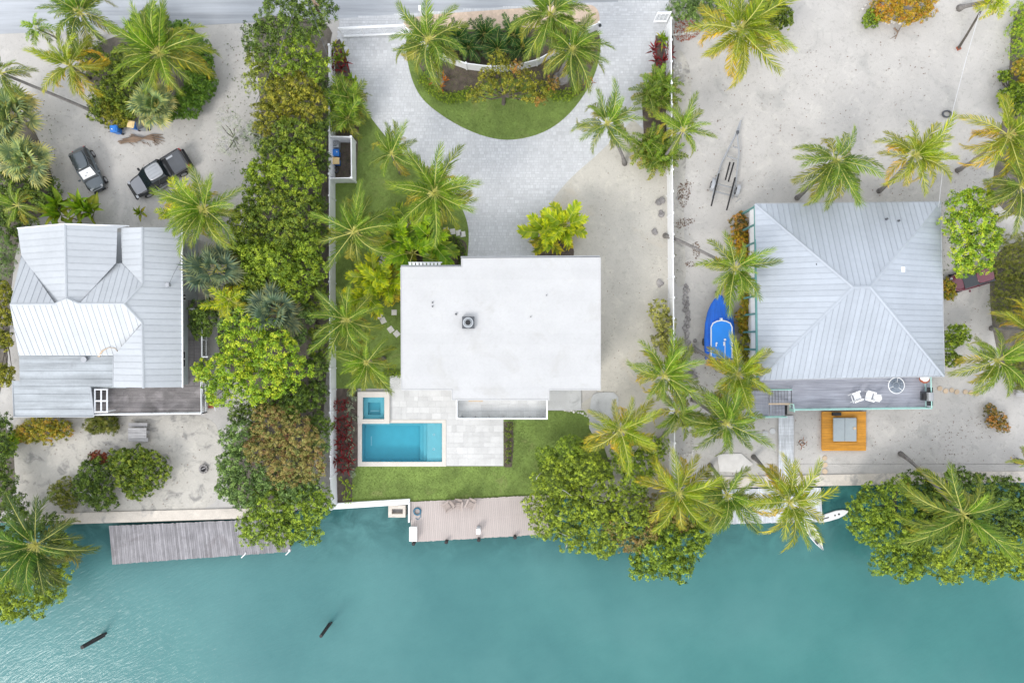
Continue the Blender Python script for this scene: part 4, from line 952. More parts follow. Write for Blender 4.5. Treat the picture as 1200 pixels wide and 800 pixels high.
t = thing('buoy', 'white and rust coloured round buoy at the deck corner by the roof', 'buoy', W(1083, 443.5, DZ)); p = W(1083.5, 443.5, DZ + .6)
sp = lambda c, r, a0, a1, n=14, k=8: [[(c.x + r * math.cos(R_(a0 + (a1 - a0) * i / k)) * math.cos(6.2832 * j / n), c.y + r * math.cos(R_(a0 + (a1 - a0) * i / k)) * math.sin(6.2832 * j / n), c.z + r * math.sin(R_(a0 + (a1 - a0) * i / k))) for j in range(n)] for i in range(k + 1)]
mb = MB(); mb.loft(sp(p, .42, -85, 30)); part('float_body', mb, M['clay'], t, smooth=True); mb = MB(); mb.loft(sp(p + Vector((-.05, .12, .02)), .42, 10, 88)); part('float_cap', mb, M['plasticwhite'], t, smooth=True)

# hot tub on its orange platform
t = thing('tub_platform', 'orange stained square timber platform round the hot tub', 'platform', W(989, 505)); TZ = .42
part('platform_frame', MB().pbox(964.5, 483, 1014, 527, 0, TZ - .06), M['cedar'], t)
for x0, y0, x1, y1 in ((963.5, 482, 1015, 488.6), (963.5, 518, 1015, 528), (963.5, 488.7, 976.5, 517.9), (1004.5, 488.7, 1015, 517.9)): boards(t, x0, y0, x1, y1, TZ, .14, M['cedar'], 'x' if y1 - y0 < 12 else 'x')
t = thing('hot_tub', 'square hot tub under a grey cover in the orange platform', 'hot tub', W(990.5, 503)); part('tub_body', MB().pbox(977.3, 490, 1003.5, 516.5, 0, .62), M['spacover'], t)
mb = MB(); mb.pbox(976.8, 489.3, 990.2, 517, .625, .74); mb.pbox(990.5, 489.3, 1004, 517, .625, .74); bevel(part('cover', mb, M['spacover'], t), .05, 3)
mb = MB(); mb.pbox(976, 483.3, 986, 486.8, TZ, TZ + .25); part('equipment_hatch', mb, M['black'], t); mb = MB(); q = W(1001.5, 501.5, .75); mb.disc((q.x, q.y, .74), .13, .80, 10); part('cover_latch', mb, M['tan'], t)
def pads(spots, mat, r, z, lab, group, name='stepping_stone', cat='stepping stone'):
    m = MB(); m.disc((0, 0, 0), r, .06, 14); me = m.mesh(name, mat)
    for i, (x, y) in enumerate(spots): o = link(name, me, None, W(x, y) + Vector((0, 0, z))); o.scale = (random.uniform(.9, 1.08), random.uniform(.9, 1.08), 1); o.rotation_euler = (0, 0, random.uniform(0, 3)); tag(o, lab[i], cat, group)
pads([(966.3, 536.5), (966.5, 544.5), (966.3, 552)], M['tan'], .24, .012, ('round tan stone nearest the orange platform', 'middle one of three round tan stones below the orange platform', 'round tan stone nearest the beige seawall'), 'tan stones below the platform')
pads([(873, 519), (880, 514.5), (888.5, 511), (896.5, 508), (905, 505)], M['concrete'], .25, .012, [f'round grey stepping stone, {q} counted from the boardwalk stairs end' for q in ('fifth', 'fourth', 'third', 'second', 'first')], 'grey stones beside the boardwalk')
pads([(1101, 455), (1108, 458), (1115, 457), (1121, 459), (1131, 459), (1137.5, 460), (1144, 461)], M['tan'], .22, .016, [f'round pinkish stepping stone, {q} counted from the deck corner' for q in ('first', 'second', 'third', 'fourth', 'fifth', 'sixth', 'seventh')], 'pinkish stones east of the deck')
mb = MB(); mb.prism(W2([(840, 532), (868, 531), (882, 543), (870, 553), (843, 552)]), 0, .10); solo('concrete_slab', mb, M['step'], 'white concrete slab beside the leaning palm trunk by the seawall', 'concrete slab')
# square stepping stones of the garden path
PATHL = [f'square pale path stone, {q} counted from the paved drive' for q in ('first', 'second', 'third', 'fourth')] + ['square pale path stone below the drive palm, right of its neighbour', 'square pale path stone in the middle of the upper bend', 'square pale path stone at the left of the upper bend', 'square pale path stone second in the upper bend'] + [f'square pale path stone, {q} below the upper bend' for q in ('first', 'second', 'third', 'fourth', 'fifth')] + ['square pale path stone at the foot of the fence side palm', 'square pale path stone second from the roof edge in the lower run', 'square pale path stone third in the lower run', 'square pale path stone lowest of the lower run', 'square pale path stone tight against the white roof edge', 'square pale path stone under the bright split leaves']
for i, (x, y, r, s_) in enumerate(((557 - 14.5, 274.5, -8, 6.0), (537.5, 273, -8, 6.2), (530.5, 271.5, -8, 6.2), (523, 270, -8, 6.0), (500, 263.5, -4, 5.5), (491.5, 262.5, 0, 6.0), (475, 264.5, 20, 6), (483, 262, 8, 5.5), (457, 289.5, 32, 7), (453.5, 296, 32, 6.8), (449.5, 302, 32, 6), (446, 310, 35, 7), (440, 319, 30, 6.5), (444.5, 370, 20, 7), (449, 375.5, -25, 6.5), (458, 386, -35, 6.5), (465, 391, -40, 6.5), (462, 366, 0, 6), (440, 330, 20, 6))):
    mb = MB(); p = W(x, y); mb.box((p.x, p.y, .055), (s_ / S, s_ * 1.05 / S, .05), R_(-r)); solo('stepping_stone', mb, M['step'], PATHL[i], 'stepping stone', group='square stepping stones of the garden path')

# ---------------------------------------------------------------- boats and boards
t = thing('canoe', 'small white open skiff with dark seat beside the bleached dock', 'skiff', W(951, 624, WZ), rz=math.atan2(-(640 - 607), (961 - 941)))
prof = [(-1.6, .10), (-1.2, .28), (-.5, .42), (.2, .43), (.9, .30), (1.5, .10), (1.72, .015)]
mb = MB(); mb.loft([[(x, -w, .42), (x, -w * .75, .05), (x, 0, 0), (x, w * .75, .05), (x, w, .42), (x, w * .86, .43), (x, w * .6, .14), (x, 0, .10), (x, -w * .6, .14), (x, -w * .86, .43)] for x, w in prof]); part('hull', mb, M['plasticwhite'], t, True)
mb = MB(); mb.box((.0, 0, .28), (.28, .62, .05)); part('thwart', mb, M['greyplastic'], t, True); mb = MB(); mb.disc((-.02, .0, .31), .17, .42, 12); part('seat', mb, M['hose'], t, True)
mb = MB(); mb.box((.85, 0, .2), (.4, .30, .12)); part('bow_bag', mb, M['darkgrey'], t, True)
t = thing('paddleboard', 'white paddleboard with dark carry slots floating by the bleached dock', 'paddleboard', W(974.5, 604, WZ), rz=R_(17))
prof = [(-1.30, .20), (-1.1, .30), (-.4, .37), (.5, .38), (1.1, .28), (1.42, .12), (1.52, .03)]
mb = MB(); mb.loft([[(x, -w, .10), (x, -w * .8, .02), (x, w * .8, .02), (x, w, .10), (x, w * .85, .16), (x, -w * .85, .16)] for x, w in prof]); part('deck_board', mb, M['plasticwhite'], t, True)
mb = MB(); mb.box((-.75, 0, .168), (.85, .09, .02)); mb.box((.25, .0, .168), (.12, .13, .02)); mb.disc((.62, 0, .158), .09, .18, 10); part('slot', mb, M['black'], t, True)
# covered blue boat on the sand
t = thing('boat', 'blue covered motorboat parked between the palms and right house', 'boat', W(838.5, 385), rz=R_(90))
bw_ = [(-2.75, 1.22), (-2.0, 1.30), (-.8, 1.33), (.4, 1.26), (1.4, 1.06), (2.1, .78), (2.6, .46), (2.88, .20), (2.98, .05)]
mb = MB(); mb.loft([[(x, -w, 1.25), (x, -w * .86, .75), (x, -w * .3, .42), (x, w * .3, .42), (x, w * .86, .75), (x, w, 1.25)] for x, w in bw_]); part('hull', mb, M['plasticwhite'], t, True)
mb = MB(); mb.loft([[(x, -w * 1.03, 1.20), (x, -w * .99, 1.29), (x, -w * .5, 1.36 + .10 * (i % 2)), (x, 0, 1.44), (x, w * .5, 1.36 + .10 * (i % 2)), (x, w * .99, 1.29), (x, w * 1.03, 1.20)] for i, (x, w) in enumerate(bw_)]); part('canvas_cover', mb, M['blue'], t, True, smooth=True)
pan = [(-2.6, -.92), (.1, -.92), (.45, -.75), (.62, -.4), (.68, 0), (.62, .4), (.45, .75), (.1, .92), (-2.6, .92)]
mb = MB(); mb.prism(pan, 1.30, 1.78); part('cockpit_top', mb, M['blue2'], t, True)
mb = MB(); mb.tube([(x, y, 1.79) for x, y in pan], .055, 5); mb.tube([(-1.2, -.30, 1.79), (-2.4, -.30, 1.79)], .03, 4); part('piping', mb, M['plasticwhite'], t, True)
mb = MB(); mb.box((.78, 0, 1.55), (.22, .16, .5)); mb.disc((-1.0, -.28, 1.79), .10, 1.85, 10); mb.box((-1.35, -.22, 1.81), (.35, .14, .06)); mb.disc((-1.3, .45, 1.79), .08, 1.85, 10); mb.box((-1.45, .48, 1.81), (.3, .1, .06)); part('fitting', mb, M['plasticwhite'], t, True)
mb = MB(); mb.box((-2.95, 0, 1.25), (.5, .5, .9)); mb.box((-2.95, 0, .6), (.25, .2, .8)); bevel(part('outboard', mb, M['darkgrey'], t, True), .06)
mb = MB(); mb.tube([(-2.2, -1.0, .35), (-2.2, 1.0, .35)], .06, 5); mb.tube([(-2.6, -.8, .40), (3.3, 0, .42)], .05, 4); mb.tube([(-2.6, .8, .40), (3.3, 0, .42)], .05, 4)
for s_ in (-1, 1): mb.tube([(-1.2, s_ * 1.0, .33), (-1.2, s_ * 1.22, .33)], .33, 14)
mb.box((3.3, 0, .2), (.1, .1, .4)); part('trailer_frame', mb, M['darkgrey'], t, True)
# empty boat trailer
t = thing('boat_trailer', 'empty aluminium boat trailer with black bunks on the pale sand', 'boat trailer', W(851, 205)); q = lambda x, y, z=.55: W(x, y, z)
mb = MB(); mb.tube([q(867.5, 143), q(864, 160), q(866, 178), q(862, 215), q(858, 232)], .085, 5); mb.tube([q(867.5, 143), q(861, 160), q(846, 190), q(838, 215), q(835, 232)], .085, 5)
for a, b in (((859, 172), (867, 174)), ((852, 183), (865, 187)), ((838, 215), (862, 221)), ((837, 224), (860, 230))): mb.tube([q(*a), q(*b)], .07, 4)
part('frame', mb, M['alu'], t)
for a, b in (((842.5, 203.5), (833.5, 241.5)), ((861.5, 208), (851.5, 246.5)), ((855.5, 190), (850, 211)), ((860, 190.5), (853.5, 213))): mb = MB(); mb.tube([q(*a, .78), q(*b, .78)], .07, 4); part('bunk', mb, M['black'], t)
mb = MB(); mb.tube([q(836.5, 210, .45), q(834, 224, .45)], .03, 4)
ax = (W(866, 222, .3) - W(832, 214, .3)).normalized(); fwd = Vector((0, 0, 1)).cross(ax)
for c_ in (W(834.5, 216.5, .33), W(863.5, 224, .33)):
    m1 = MB(); m1.tube([c_ - ax * .11, c_ + ax * .11], .33, 16); wh = part('wheel', m1, M['black'], t); m1 = MB(); m1.tube([c_ - ax * .115, c_ + ax * .115], .18, 12); part('rim', m1, M['alu'], wh)
    m1 = MB(); secs = []
    for k in range(9): a = R_(15 + 150 * k / 8); d = fwd * math.cos(a) * .62 + Vector((0, 0, math.sin(a) * .46)); secs.append([c_ + d - ax * .15, c_ + d * .94 - ax * .15, c_ + d * .94 + ax * .15, c_ + d + ax * .15])
    m1.loft(secs); part('mudguard', m1, M['alu'], t)
mb = MB(); p0 = W(862, 237, .5); mb.tube([p0, W(868, 232.5, .5)], .03, 4); mb.tube([W(867.5, 143, .55), W(868.5, 141, .55)], .07, 5); part('coupler', mb, M['alu'], t)
mb = MB(); mb.tube([W(864, 158, .55), W(864, 158, 1.2)], .04, 5); mb.box(W(864.5, 155, 1.1), (.2, .25, .2)); part('winch_post', mb, M['darkgrey'], t)

# ---------------------------------------------------------------- vehicles
def sec(x, w, zt, zb=.28, rnd=.86, zm=None):
    zm = zm or (zb + zt) * .52
    return [(x, -w * .92, zb), (x, -w, zm), (x, -w * .985, zt - .16), (x, -w * rnd, zt - .03), (x, -w * .4, zt + .02), (x, w * .4, zt + .02), (x, w * rnd, zt - .03), (x, w * .985, zt - .16), (x, w, zm), (x, w * .92, zb)]
def wheels(t, xs, w, r=.33, rim='alu'):
    for x in xs:
        for s_ in (-1, 1):
            m = MB(); m.tube([(x, s_ * (w - .2), r), (x, s_ * (w + .025), r)], r, 18); o = part('wheel', m, M['black'], t, True); m = MB(); m.tube([(x, s_ * (w - .02), r), (x, s_ * (w + .032), r)], r * .64, 14); part('rim', m, M[rim], o, True)
def cabin(t, base, top, zb, zt, paint, roofpaint, inset=.0):
    """glass house between belt line and roof, pillars and roof panel"""
    (x0, x1, w0), (a0, a1, w1) = base, top
    m = MB(); lo_ = [(x0, -w0 * .93, zb), (x1, -w0 * .85, zb), (x1, w0 * .85, zb), (x0, w0 * .93, zb)]; hi = [(a0, -w1, zt), (a1, -w1 * .95, zt), (a1, w1 * .95, zt), (a0, w1, zt)]
    m.loft([lo_, hi]); part('window_glass', m, M['glass'], t, True)
    m = MB(); n = 8; secs = []
    for i in range(n + 1):
        f = i / n; x = a0 - .05 + (a1 - a0 + .10) * f; k = w1 * (1.03 - .07 * f) * (1 - .22 * abs(2 * f - 1) ** 4); cr = .05 * math.sin(math.pi * f)
        secs.append([(x, -k, zt - .01), (x, -k * .8, zt + .045 + cr * .5), (x, 0, zt + .065 + cr), (x, k * .8, zt + .045 + cr * .5), (x, k, zt - .01)])
    m.loft(secs); o = part('roof_panel', m, roofpaint, t, True, smooth=True); sm = o.modifiers.new('subsurf', 'SUBSURF'); sm.levels = sm.render_levels = 1
    m = MB()
    for l_, h in zip(lo_, hi): m.tube([Vector(l_) * 1.0 + Vector((0, 0, -.02)), Vector(h)], .05, 4)
    for s_ in (-1, 1):
        f = .48; m.tube([(x0 + (x1 - x0) * f, s_ * w0 * .90, zb), (a0 + (a1 - a0) * f, s_ * w1 * 1.0, zt)], .045, 4)
    part('pillar', m, paint, t, True)
def seams(t, items, mat):
    m = MB()
    for it in items: m.tube(it, .012, 4)
    part('panel_gap', m, mat, t, True)
def car(name, label, cat, loc, heading, paint, shade=False):
    t = thing(name, label, cat, loc, rz=heading)
    body = [(-2.14, .26, .66), (-2.08, .48, .80), (-1.94, .67, .91), (-1.68, .80, .98), (-1.3, .87, 1.0), (-.7, .885, 1.0), (.2, .885, .98), (.8, .87, .95), (1.25, .83, .91), (1.6, .76, .86), (1.86, .64, .79), (2.03, .46, .69), (2.12, .26, .56)]
    m = MB(); m.loft([sec(x, w, z) for x, w, z in body]); o = part('body', m, paint, t, True, smooth=True); sm = o.modifiers.new('subsurf', 'SUBSURF'); sm.levels = sm.render_levels = 2
    cabin(t, (-1.86, 1.02, .84), (-1.42, .06, .70), .97, 1.45, paint, paint)
    if shade:
        m = MB(); m.add([(.84, -.60, 1.075), (.84, .60, 1.075), (.20, .56, 1.402), (.20, -.56, 1.402)], [(0, 1, 2, 3)]); part('sun_shade', m, M['plasticwhite'], t, True)
        m = MB(); m.box((.45, .05, 1.262), (.16, .14, .03)); m.box((.62, -.2, 1.18), (.1, .18, .03)); part('shade_fold', m, M['greyplastic'], t, True)
    for s_ in (-1, 1):
        m = MB(); m.box((1.82, s_ * .50, .775), (.24, .20, .07)); bevel(part('headlight', m, M['silver'], t, True), .04)
        m = MB(); m.box((-2.0, s_ * .52, .70), (.10, .16, .10)); part('tail_light', m, M['red'], t, True)
        m = MB(); m.box((.72, s_ * .98, 1.02), (.14, .20, .13)); bevel(part('mirror', m, paint, t, True), .03)
        m = MB(); m.box((-.1, s_ * .885, .85), (.18, .02, .03)); m.box((-.9, s_ * .885, .86), (.18, .02, .03)); part('door_handle', m, M['alu'], t, True)
    m = MB(); m.box((2.05, 0, .42), (.12, 1.1, .12)); m.box((2.03, 0, .62), (.1, .8, .1)); part('bumper', m, M['black'], t, True)
    m = MB(); m.box((2.0, 0, .76), (.03, 1.0, .03)); part('chrome_strip', m, M['alu'], t, True)
    seams(t, [[(1.02, -.74, .965), (.98, 0, .985), (1.02, .74, .965)], [(1.85, -.50, .83), (1.9, 0, .83), (1.85, .50, .83)]], M['black'])
    wheels(t, (-1.28, 1.30), .84); return t
car('parked_car', 'dark slate hatchback with white windscreen shade on left driveway sand', 'car', W(109, 201), math.atan2(-(221 - 178), (117 - 96)), M['carblack'], True)
car('parked_car', 'maroon car half hidden under the lime green tree', 'car', W(1133, 327), math.atan2(6, 20) + math.pi, M['maroon'])
t = thing('pickup_truck', 'black crew cab pickup truck with silver hood and dark bed cover', 'truck', W(191, 207.5), rz=math.atan2(-(226 - 187), (158 - 222)) )
body = [(-2.85, .88, 1.05), (-2.7, .95, 1.12), (-1.0, .98, 1.12), (-.2, .98, 1.10), (.9, .98, 1.08), (1.35, .97, 1.07), (1.9, .95, 1.04), (2.3, .90, .99), (2.55, .80, .90), (2.70, .66, .80), (2.80, .46, .66)]
m = MB(); m.loft([sec(x, w, z, .42) for x, w, z in body]); part('body', m, M['pickup'], t, True, smooth=True)
m = MB(); m.loft([[(x, -w * .74, z + .028), (x, -w * .3, z + .055), (x, 0, z + .045), (x, w * .3, z + .055), (x, w * .74, z + .028)] for x, w, z in ((1.32, .97, 1.07), (1.9, .95, 1.045), (2.32, .88, .985), (2.52, .78, .905))], 0, False, False); part('hood', m, M['hood'], t, True, smooth=True)
cabin(t, (-.95, 1.46, .97), (-.78, .56, .84), 1.08, 1.74, M['pickup'], M['silver'])
m = MB()
for k in range(4): m.box((-.11, -.45 + .3 * k, 1.845), (.95, .03, .02))
part('roof_rib', m, M['silver'], t, True)
m = MB(); m.box((-1.85, .93, 1.17), (1.8, .09, .10)); m.box((-1.85, -.93, 1.17), (1.8, .09, .10)); m.box((-2.78, 0, 1.14), (.10, 1.75, .14)); part('bed_rail', m, M['pickup'], t, True)
m = MB(); m.box((-2.05, 0, 1.155), (1.32, 1.70, .05)); bevel(part('bed_cover', m, M['darkgrey'], t, True), .02)
m = MB(); m.box((-1.22, 0, 1.135), (.30, 1.68, .03)); part('bed_gap', m, M['black'], t, True)
m = MB(); m.box((-1.75, -.62, 1.20), (.62, .16, .05)); part('bed_handle', m, M['alu'], t, True)
m = MB(); m.box((-2.95, 0, .62), (.16, 1.8, .20)); m.box((2.78, 0, .60), (.14, 1.6, .22)); part('bumper', m, M['black'], t, True)
for s_ in (-1, 1):
    m = MB(); m.box((-2.80, s_ * .84, 1.0), (.16, .18, .34)); part('tail_light', m, M['red'], t, True)
    m = MB(); m.box((2.56, s_ * .72, .84), (.2, .28, .12)); part('headlight', m, M['silver'], t, True)
    m = MB(); m.box((1.12, s_ * 1.12, 1.22), (.16, .24, .20)); bevel(part('mirror', m, M['black'], t, True), .03)
    m = MB(); m.box((.2, s_ * 1.02, .50), (2.2, .12, .06)); part('side_step', m, M['alu'], t, True)
    m = MB(); m.box((.22, s_ * .99, 1.0), (.2, .02, .035)); m.box((-.62, s_ * .99, 1.0), (.2, .02, .035)); part('door_handle', m, M['alu'], t, True)
wheels(t, (-1.85, 1.75), .95, .40)

# ---------------------------------------------------------------- bins and small equipment
def bin_(label, loc, body, lid, rz, group='wheeled bins on the left property'):
    t = thing('wheeled_bin', label, 'bin', loc, group, rz); m = MB()
    m.loft([[(-.22 * k, -.26 * k, z), (.26 * k, -.26 * k, z), (.26 * k, .26 * k, z), (-.22 * k, .26 * k, z)] for z, k in ((.05, .82), (.98, 1.08))]); part('bin_body', m, body, t, True)
    m = MB(); m.box((.02, 0, 1.02), (.62, .62, .07)); m.box((.05, 0, 1.07), (.46, .48, .04)); ld = part('lid', m, lid, t, True); bevel(ld, .03)
    m = MB(); m.tube([(-.33, -.25, .98), (-.33, .25, .98)], .025, 5); part('handle', m, body, t, True)
    for s_ in (-1, 1): m = MB(); m.tube([(-.26, s_ * .2, .11), (-.26, s_ * .28, .11)], .11, 12); part('wheel', m, M['black'], t, True)
    if body is M['binblue'] and lid is body: m = MB(); m.box((.14, .04, 1.093), (.09, .07, .006)); m.box((.10, .08, 1.093), (.05, .05, .006)); part('white_mark', m, M['plasticwhite'], ld, True)
    return t
bin_('blue wheeled bin standing alone by the island hedge', W(141, 155), M['binblue'], M['binblue'], R_(185)); bin_('blue wheeled bin with cream lid under the fan palm', W(161, 150), M['binblue'], M['binyellow'], R_(170)); bin_('dark grey wheeled bin under the fan palm leaves', W(171.5, 151), M['greyplastic'], M['darkgrey'], R_(200))
bin_('blue wheeled bin with blue lid inside the white fence enclosure', W(396.5, 182.5), M['binblue'], M['binblue'], R_(0), 'wheeled bins in the white enclosure'); bin_('blue wheeled bin with cream lid inside the white fence enclosure', W(396.8, 192), M['binblue'], M['binyellow'], R_(0), 'wheeled bins in the white enclosure')
t = thing('air_conditioner', 'square pale grey air conditioner unit inside the white enclosure', 'air conditioner', W(395, 170.5)); p = W(395, 170.5)
part('casing', MB().box((p.x, p.y, .42), (.68, .82, .84)), M['greyplastic'], t); m = MB(); [m.torus((p.x, p.y, .85), r, .012, 16, 4) for r in (.1, .18, .26, .3)]; part('fan_grille', m, M['darkgrey'], t)
m = MB(); p = W(394.5, 200.5); m.torus((p.x, p.y, .25), .22, .06, 16, 6); m.torus((p.x, p.y, .34), .2, .05, 16, 6); solo('hose_coil', m, M['darkgrey'], 'dark coiled hose at the bottom of the white enclosure', 'hose')
t = thing('picnic_table', 'silvered wooden picnic table with two benches on the left sand', 'picnic table', W(161, 507))
for k in range(4): part('table_plank', MB().pbox(150, 501.3 + k * 3.05, 171.5, 504.1 + k * 3.05, .70, .75), M['greywood'], t)
for y in (495.3, 512.6): part('bench_plank', MB().pbox(150.5, y, 172.5 + (y > 500), y + 4.6, .42, .47), M['greywood'], t)
for x in (153, 169): part('leg', MB().pbox(x, 496, x + 1.4, 517, .30, .38), M['greywood'], t); part('leg', MB().pbox(x, 505, x + 1.4, 509, 0, .69), M['greywood'], t)
t = thing('fire_ring', 'small round stone fire ring on the sand by the left seawall', 'fire ring', W(239, 549)); p = W(239, 549)
for k in range(10):
    a = k * .628; m = MB(); m.box((p.x + .32 * math.cos(a), p.y + .32 * math.sin(a), .07), (.16, .20, .16), a + random.uniform(-.2, .2)); part('stone', m, M['stone'], t)
m = MB(); m.disc((p.x, p.y, .012), .26, .03, 12); part('ash', m, M['black'], t); m = MB(); m.tube([(p.x - .2, p.y - .05, .06), (p.x + .15, p.y + .12, .09)], .04, 5); part('charred_log', m, M['greywood'], t)

# ---------------------------------------------------------------- fences and gates
def fence(label, path, z, panel=1.85, mat='white', name='white_fence', solid=True, grp=None, post=.13):
    A = [W(x, y, z) for x, y in path]; t = thing(name, label, 'fence', (A[0].x, A[0].y, 0), grp); first = True
    for a, b in zip(A[:-1], A[1:]):
        n = max(1, round((b - a).length / panel)); d = (b - a).normalized(); rz = math.atan2(d.y, d.x); ln = (b - a).length / n
        for i in range(n + 1):
            if i == 0 and not first: continue
            p = a.lerp(b, i / n); m = MB(); m.box((p.x, p.y, z / 2 + .04), (post, post, z + .08), rz); m.box((p.x, p.y, z + .10), (post + .05, post + .05, .05), rz); part('post', m, M[mat], t)
        for i in range(n):
            p = a.lerp(b, (i + .5) / n); m = MB(); m.box((p.x, p.y, z * .52), (ln - post - .02, .045, z * .90), rz)
            k = int(ln / .16)
            for j in range(1, k): q = a.lerp(b, (i + j / k) / n); m.box((q.x, q.y, z * .52), (.012, .056, z * .88), rz)
            part('panel', m, M[mat], t); m = MB(); m.box((p.x, p.y, z - .02), (ln - post - .004, .085, .10), rz); part('rail', m, M[mat], t)
        first = False
    return t
fence('long white vinyl fence along the left side of the white house', [(385.5, 53), (386.3, 330), (387.5, 560), (388.5, 596)], 2.1)
fence('long white vinyl fence along the gravel side yard', [(786.3, 22), (788.8, 300), (790.2, 470), (791, 592)], 2.1)
fence('white vinyl screen fence round the bins and air conditioner', [(386.6, 160), (411.5, 160.5), (412, 208.5), (386.8, 209)], 1.85, 2.6, post=.14)
fence('curved low white fence through the island planting', [(474, 31), (497, 51), (520, 65), (546, 74.5), (575, 78), (604, 76.5), (630, 70), (655, 56)], 1.4, 1.9)
fence('short white fence with lamp post at the right end of the island', [(655, 56), (682, 36), (702, 27)], 1.4, 1.9)
def gate(label, a, b, z, n):
    A, B = W(*a, z), W(*b, z); t = thing('gate', label, 'gate', (A.x, A.y, 0)); up = Vector((0, 0, 1))
    m = MB(); m.tube([A, B], .11, 4); m.tube([A - up * (z - .15), B - up * (z - .15)], .09, 4); m.tube([A - up * z * .96, A + up * .1], .08, 4); m.tube([B - up * z * .96, B + up * .1], .08, 4)
    for k in range(1, 3): p = A.lerp(B, k / 3); m.tube([p - up * (z - .15), p], .04, 4)
    part('gate_frame', m, M['white'], t)
    for i in range(1, n): p = A.lerp(B, i / n); m = MB(); m.box((p.x, p.y, z * .53), (.025, .025, z * .84)); part('picket', m, M['white'], t)
    return t
gate('wide white sliding gate across the left end of the paved drive', (397, 33.5), (473, 29.5), 1.7, 52)
gate('short white gate folded open at the right end of the drive', (771, 15.5), (786, 15), 1.7, 9)
m = MB(); p = W(492, 11, 1.1); m.box((p.x, p.y, .55), (.1, .1, 1.1)); m.box((p.x, p.y + .05, 1.15), (.2, .45, .2)); solo('mailbox', m, M['white'], 'white post box on the pink gravel by the road', 'mailbox')
t = thing('lamp_post', 'short white post with dark round top beside the right drive', 'lamp post', W(701, 37)); p = W(701, 38); part('post', MB().box((p.x, p.y, .6), (.14, .14, 1.2)), M['white'], t); m = MB(); m.loft(sp(Vector((p.x, p.y, 1.32)), .15, -80, 85, 10, 6)); part('globe', m, M['glass'], t, smooth=True)
# utility pole, guy and cables
m = MB(); m.tube([W(1123, 57, 0), W(1133, 41, 2.2), W(1149, 14, 5.6)], [.12, .10, .09], 8); t = thing('utility_pole', 'thin leaning dark pole with a cable at upper right', 'pole', W(1123, 57)); part('pole', m, M['bark'], t)
m = MB(); p = W(1123, 57); m.box((p.x, p.y, .06), (.34, .34, .12), .4); part('pole_foot', m, M['clay'], t)
m = MB(); m.tube([W(1148, 15, 5.5), W(1132, 70, 4.9), W(1118, 124, 4.6), W(1108, 170, 4.7), W(1100, 243, 5.0)], .022, 4); tag(link('cable', m.mesh('cable', M['wire'], W(1148, 15, 5.5)), None, W(1148, 15, 5.5)), 'pale cable sagging from the leaning pole to the right house', 'cable')
m = MB(); p = W(1109, 134); [m.torus((p.x, p.y, .09), .36, .09, 20, 6)]; o = solo('old_tyre', m, M['darkgrey'], 'grey oval tyre lying on the sand under the cable', 'tyre'); o.scale = (1.05, .78, 1)
t = thing('utility_pole', 'wooden utility pole standing in the dark tree by the road', 'pole', W(377, 22)); part('pole', MB().tube([W(377, 22), W(368, 2, 7.8)], [.15, .12], 8), M['drift'], t); part('crossarm', MB().tube([W(363, -2, 7.6), W(374, 7, 7.6)], .06, 4), M['drift'], t)
for a, b, lb in (((347, 8), (300, 120), 'thin dark power line crossing above the left hedge'), ((360, 0), (384, 66), 'thin dark power line beside the wooden utility pole')):
    A, B = W(*a, 7.9), W(*b, 7.7); m = MB(); m.tube([A, A.lerp(B, .5) - Vector((0, 0, .25)), B], .022, 4); tag(link('power_line', m.mesh('power_line', M['darkgrey'], A), None, A), lb, 'power line')
# mooring piles standing in the canal
for a, b, lb in (((121, 744), (96, 758), 'short dark mooring pile standing in the water near the left mangrove'), ((386, 731), (376, 745), 'small dark mooring pile standing alone in open water')):
    p = W(*a, WZ); e = W(*b, 1.3 if a[0] < 200 else 1.6); e = Vector((p.x + (e.x - p.x) * 1.0, p.y + (e.y - p.y) * 1.0, e.z)); t = thing('mooring_pile', lb, 'mooring pile', p); r = .20 if a[0] < 200 else .16
    m = MB(); m.tube([(p.x, p.y, -2.5), p, p.lerp(e, .6), e], [r, r, r * .95, r * .9], 9); part('post', m, M['pile'], t)
    m = MB(); q = p + Vector((r * 1.3, r * 1.0, 0)); m.tube([(q.x, q.y, -2.5), q, q.lerp(e + Vector((r, r, -.5)), .8)], r * .55, 7); part('brace', m, M['pile'], t)
m = MB(); p = W(286, 650, .1); m.tube([(p.x - .25, p.y - .25, .08), (p.x + .1, p.y + .1, .10), (p.x + .12, p.y + .25, .10)], .05, 5); solo('dock_cleat', m, M['plasticwhite'], 'white bent bracket at the end of the left dock under leaves', 'cleat')
m = MB(); p = W(338, 646, .1); m.tube([(p.x - .25, p.y - .3, .08), (p.x + .15, p.y + .1, .10)], .05, 5); m.box((p.x + .1, p.y + .15, .12), (.15, .15, .1)); solo('dock_cleat', m, M['plasticwhite'], 'white angled bracket at the right tip of the left dock', 'cleat')

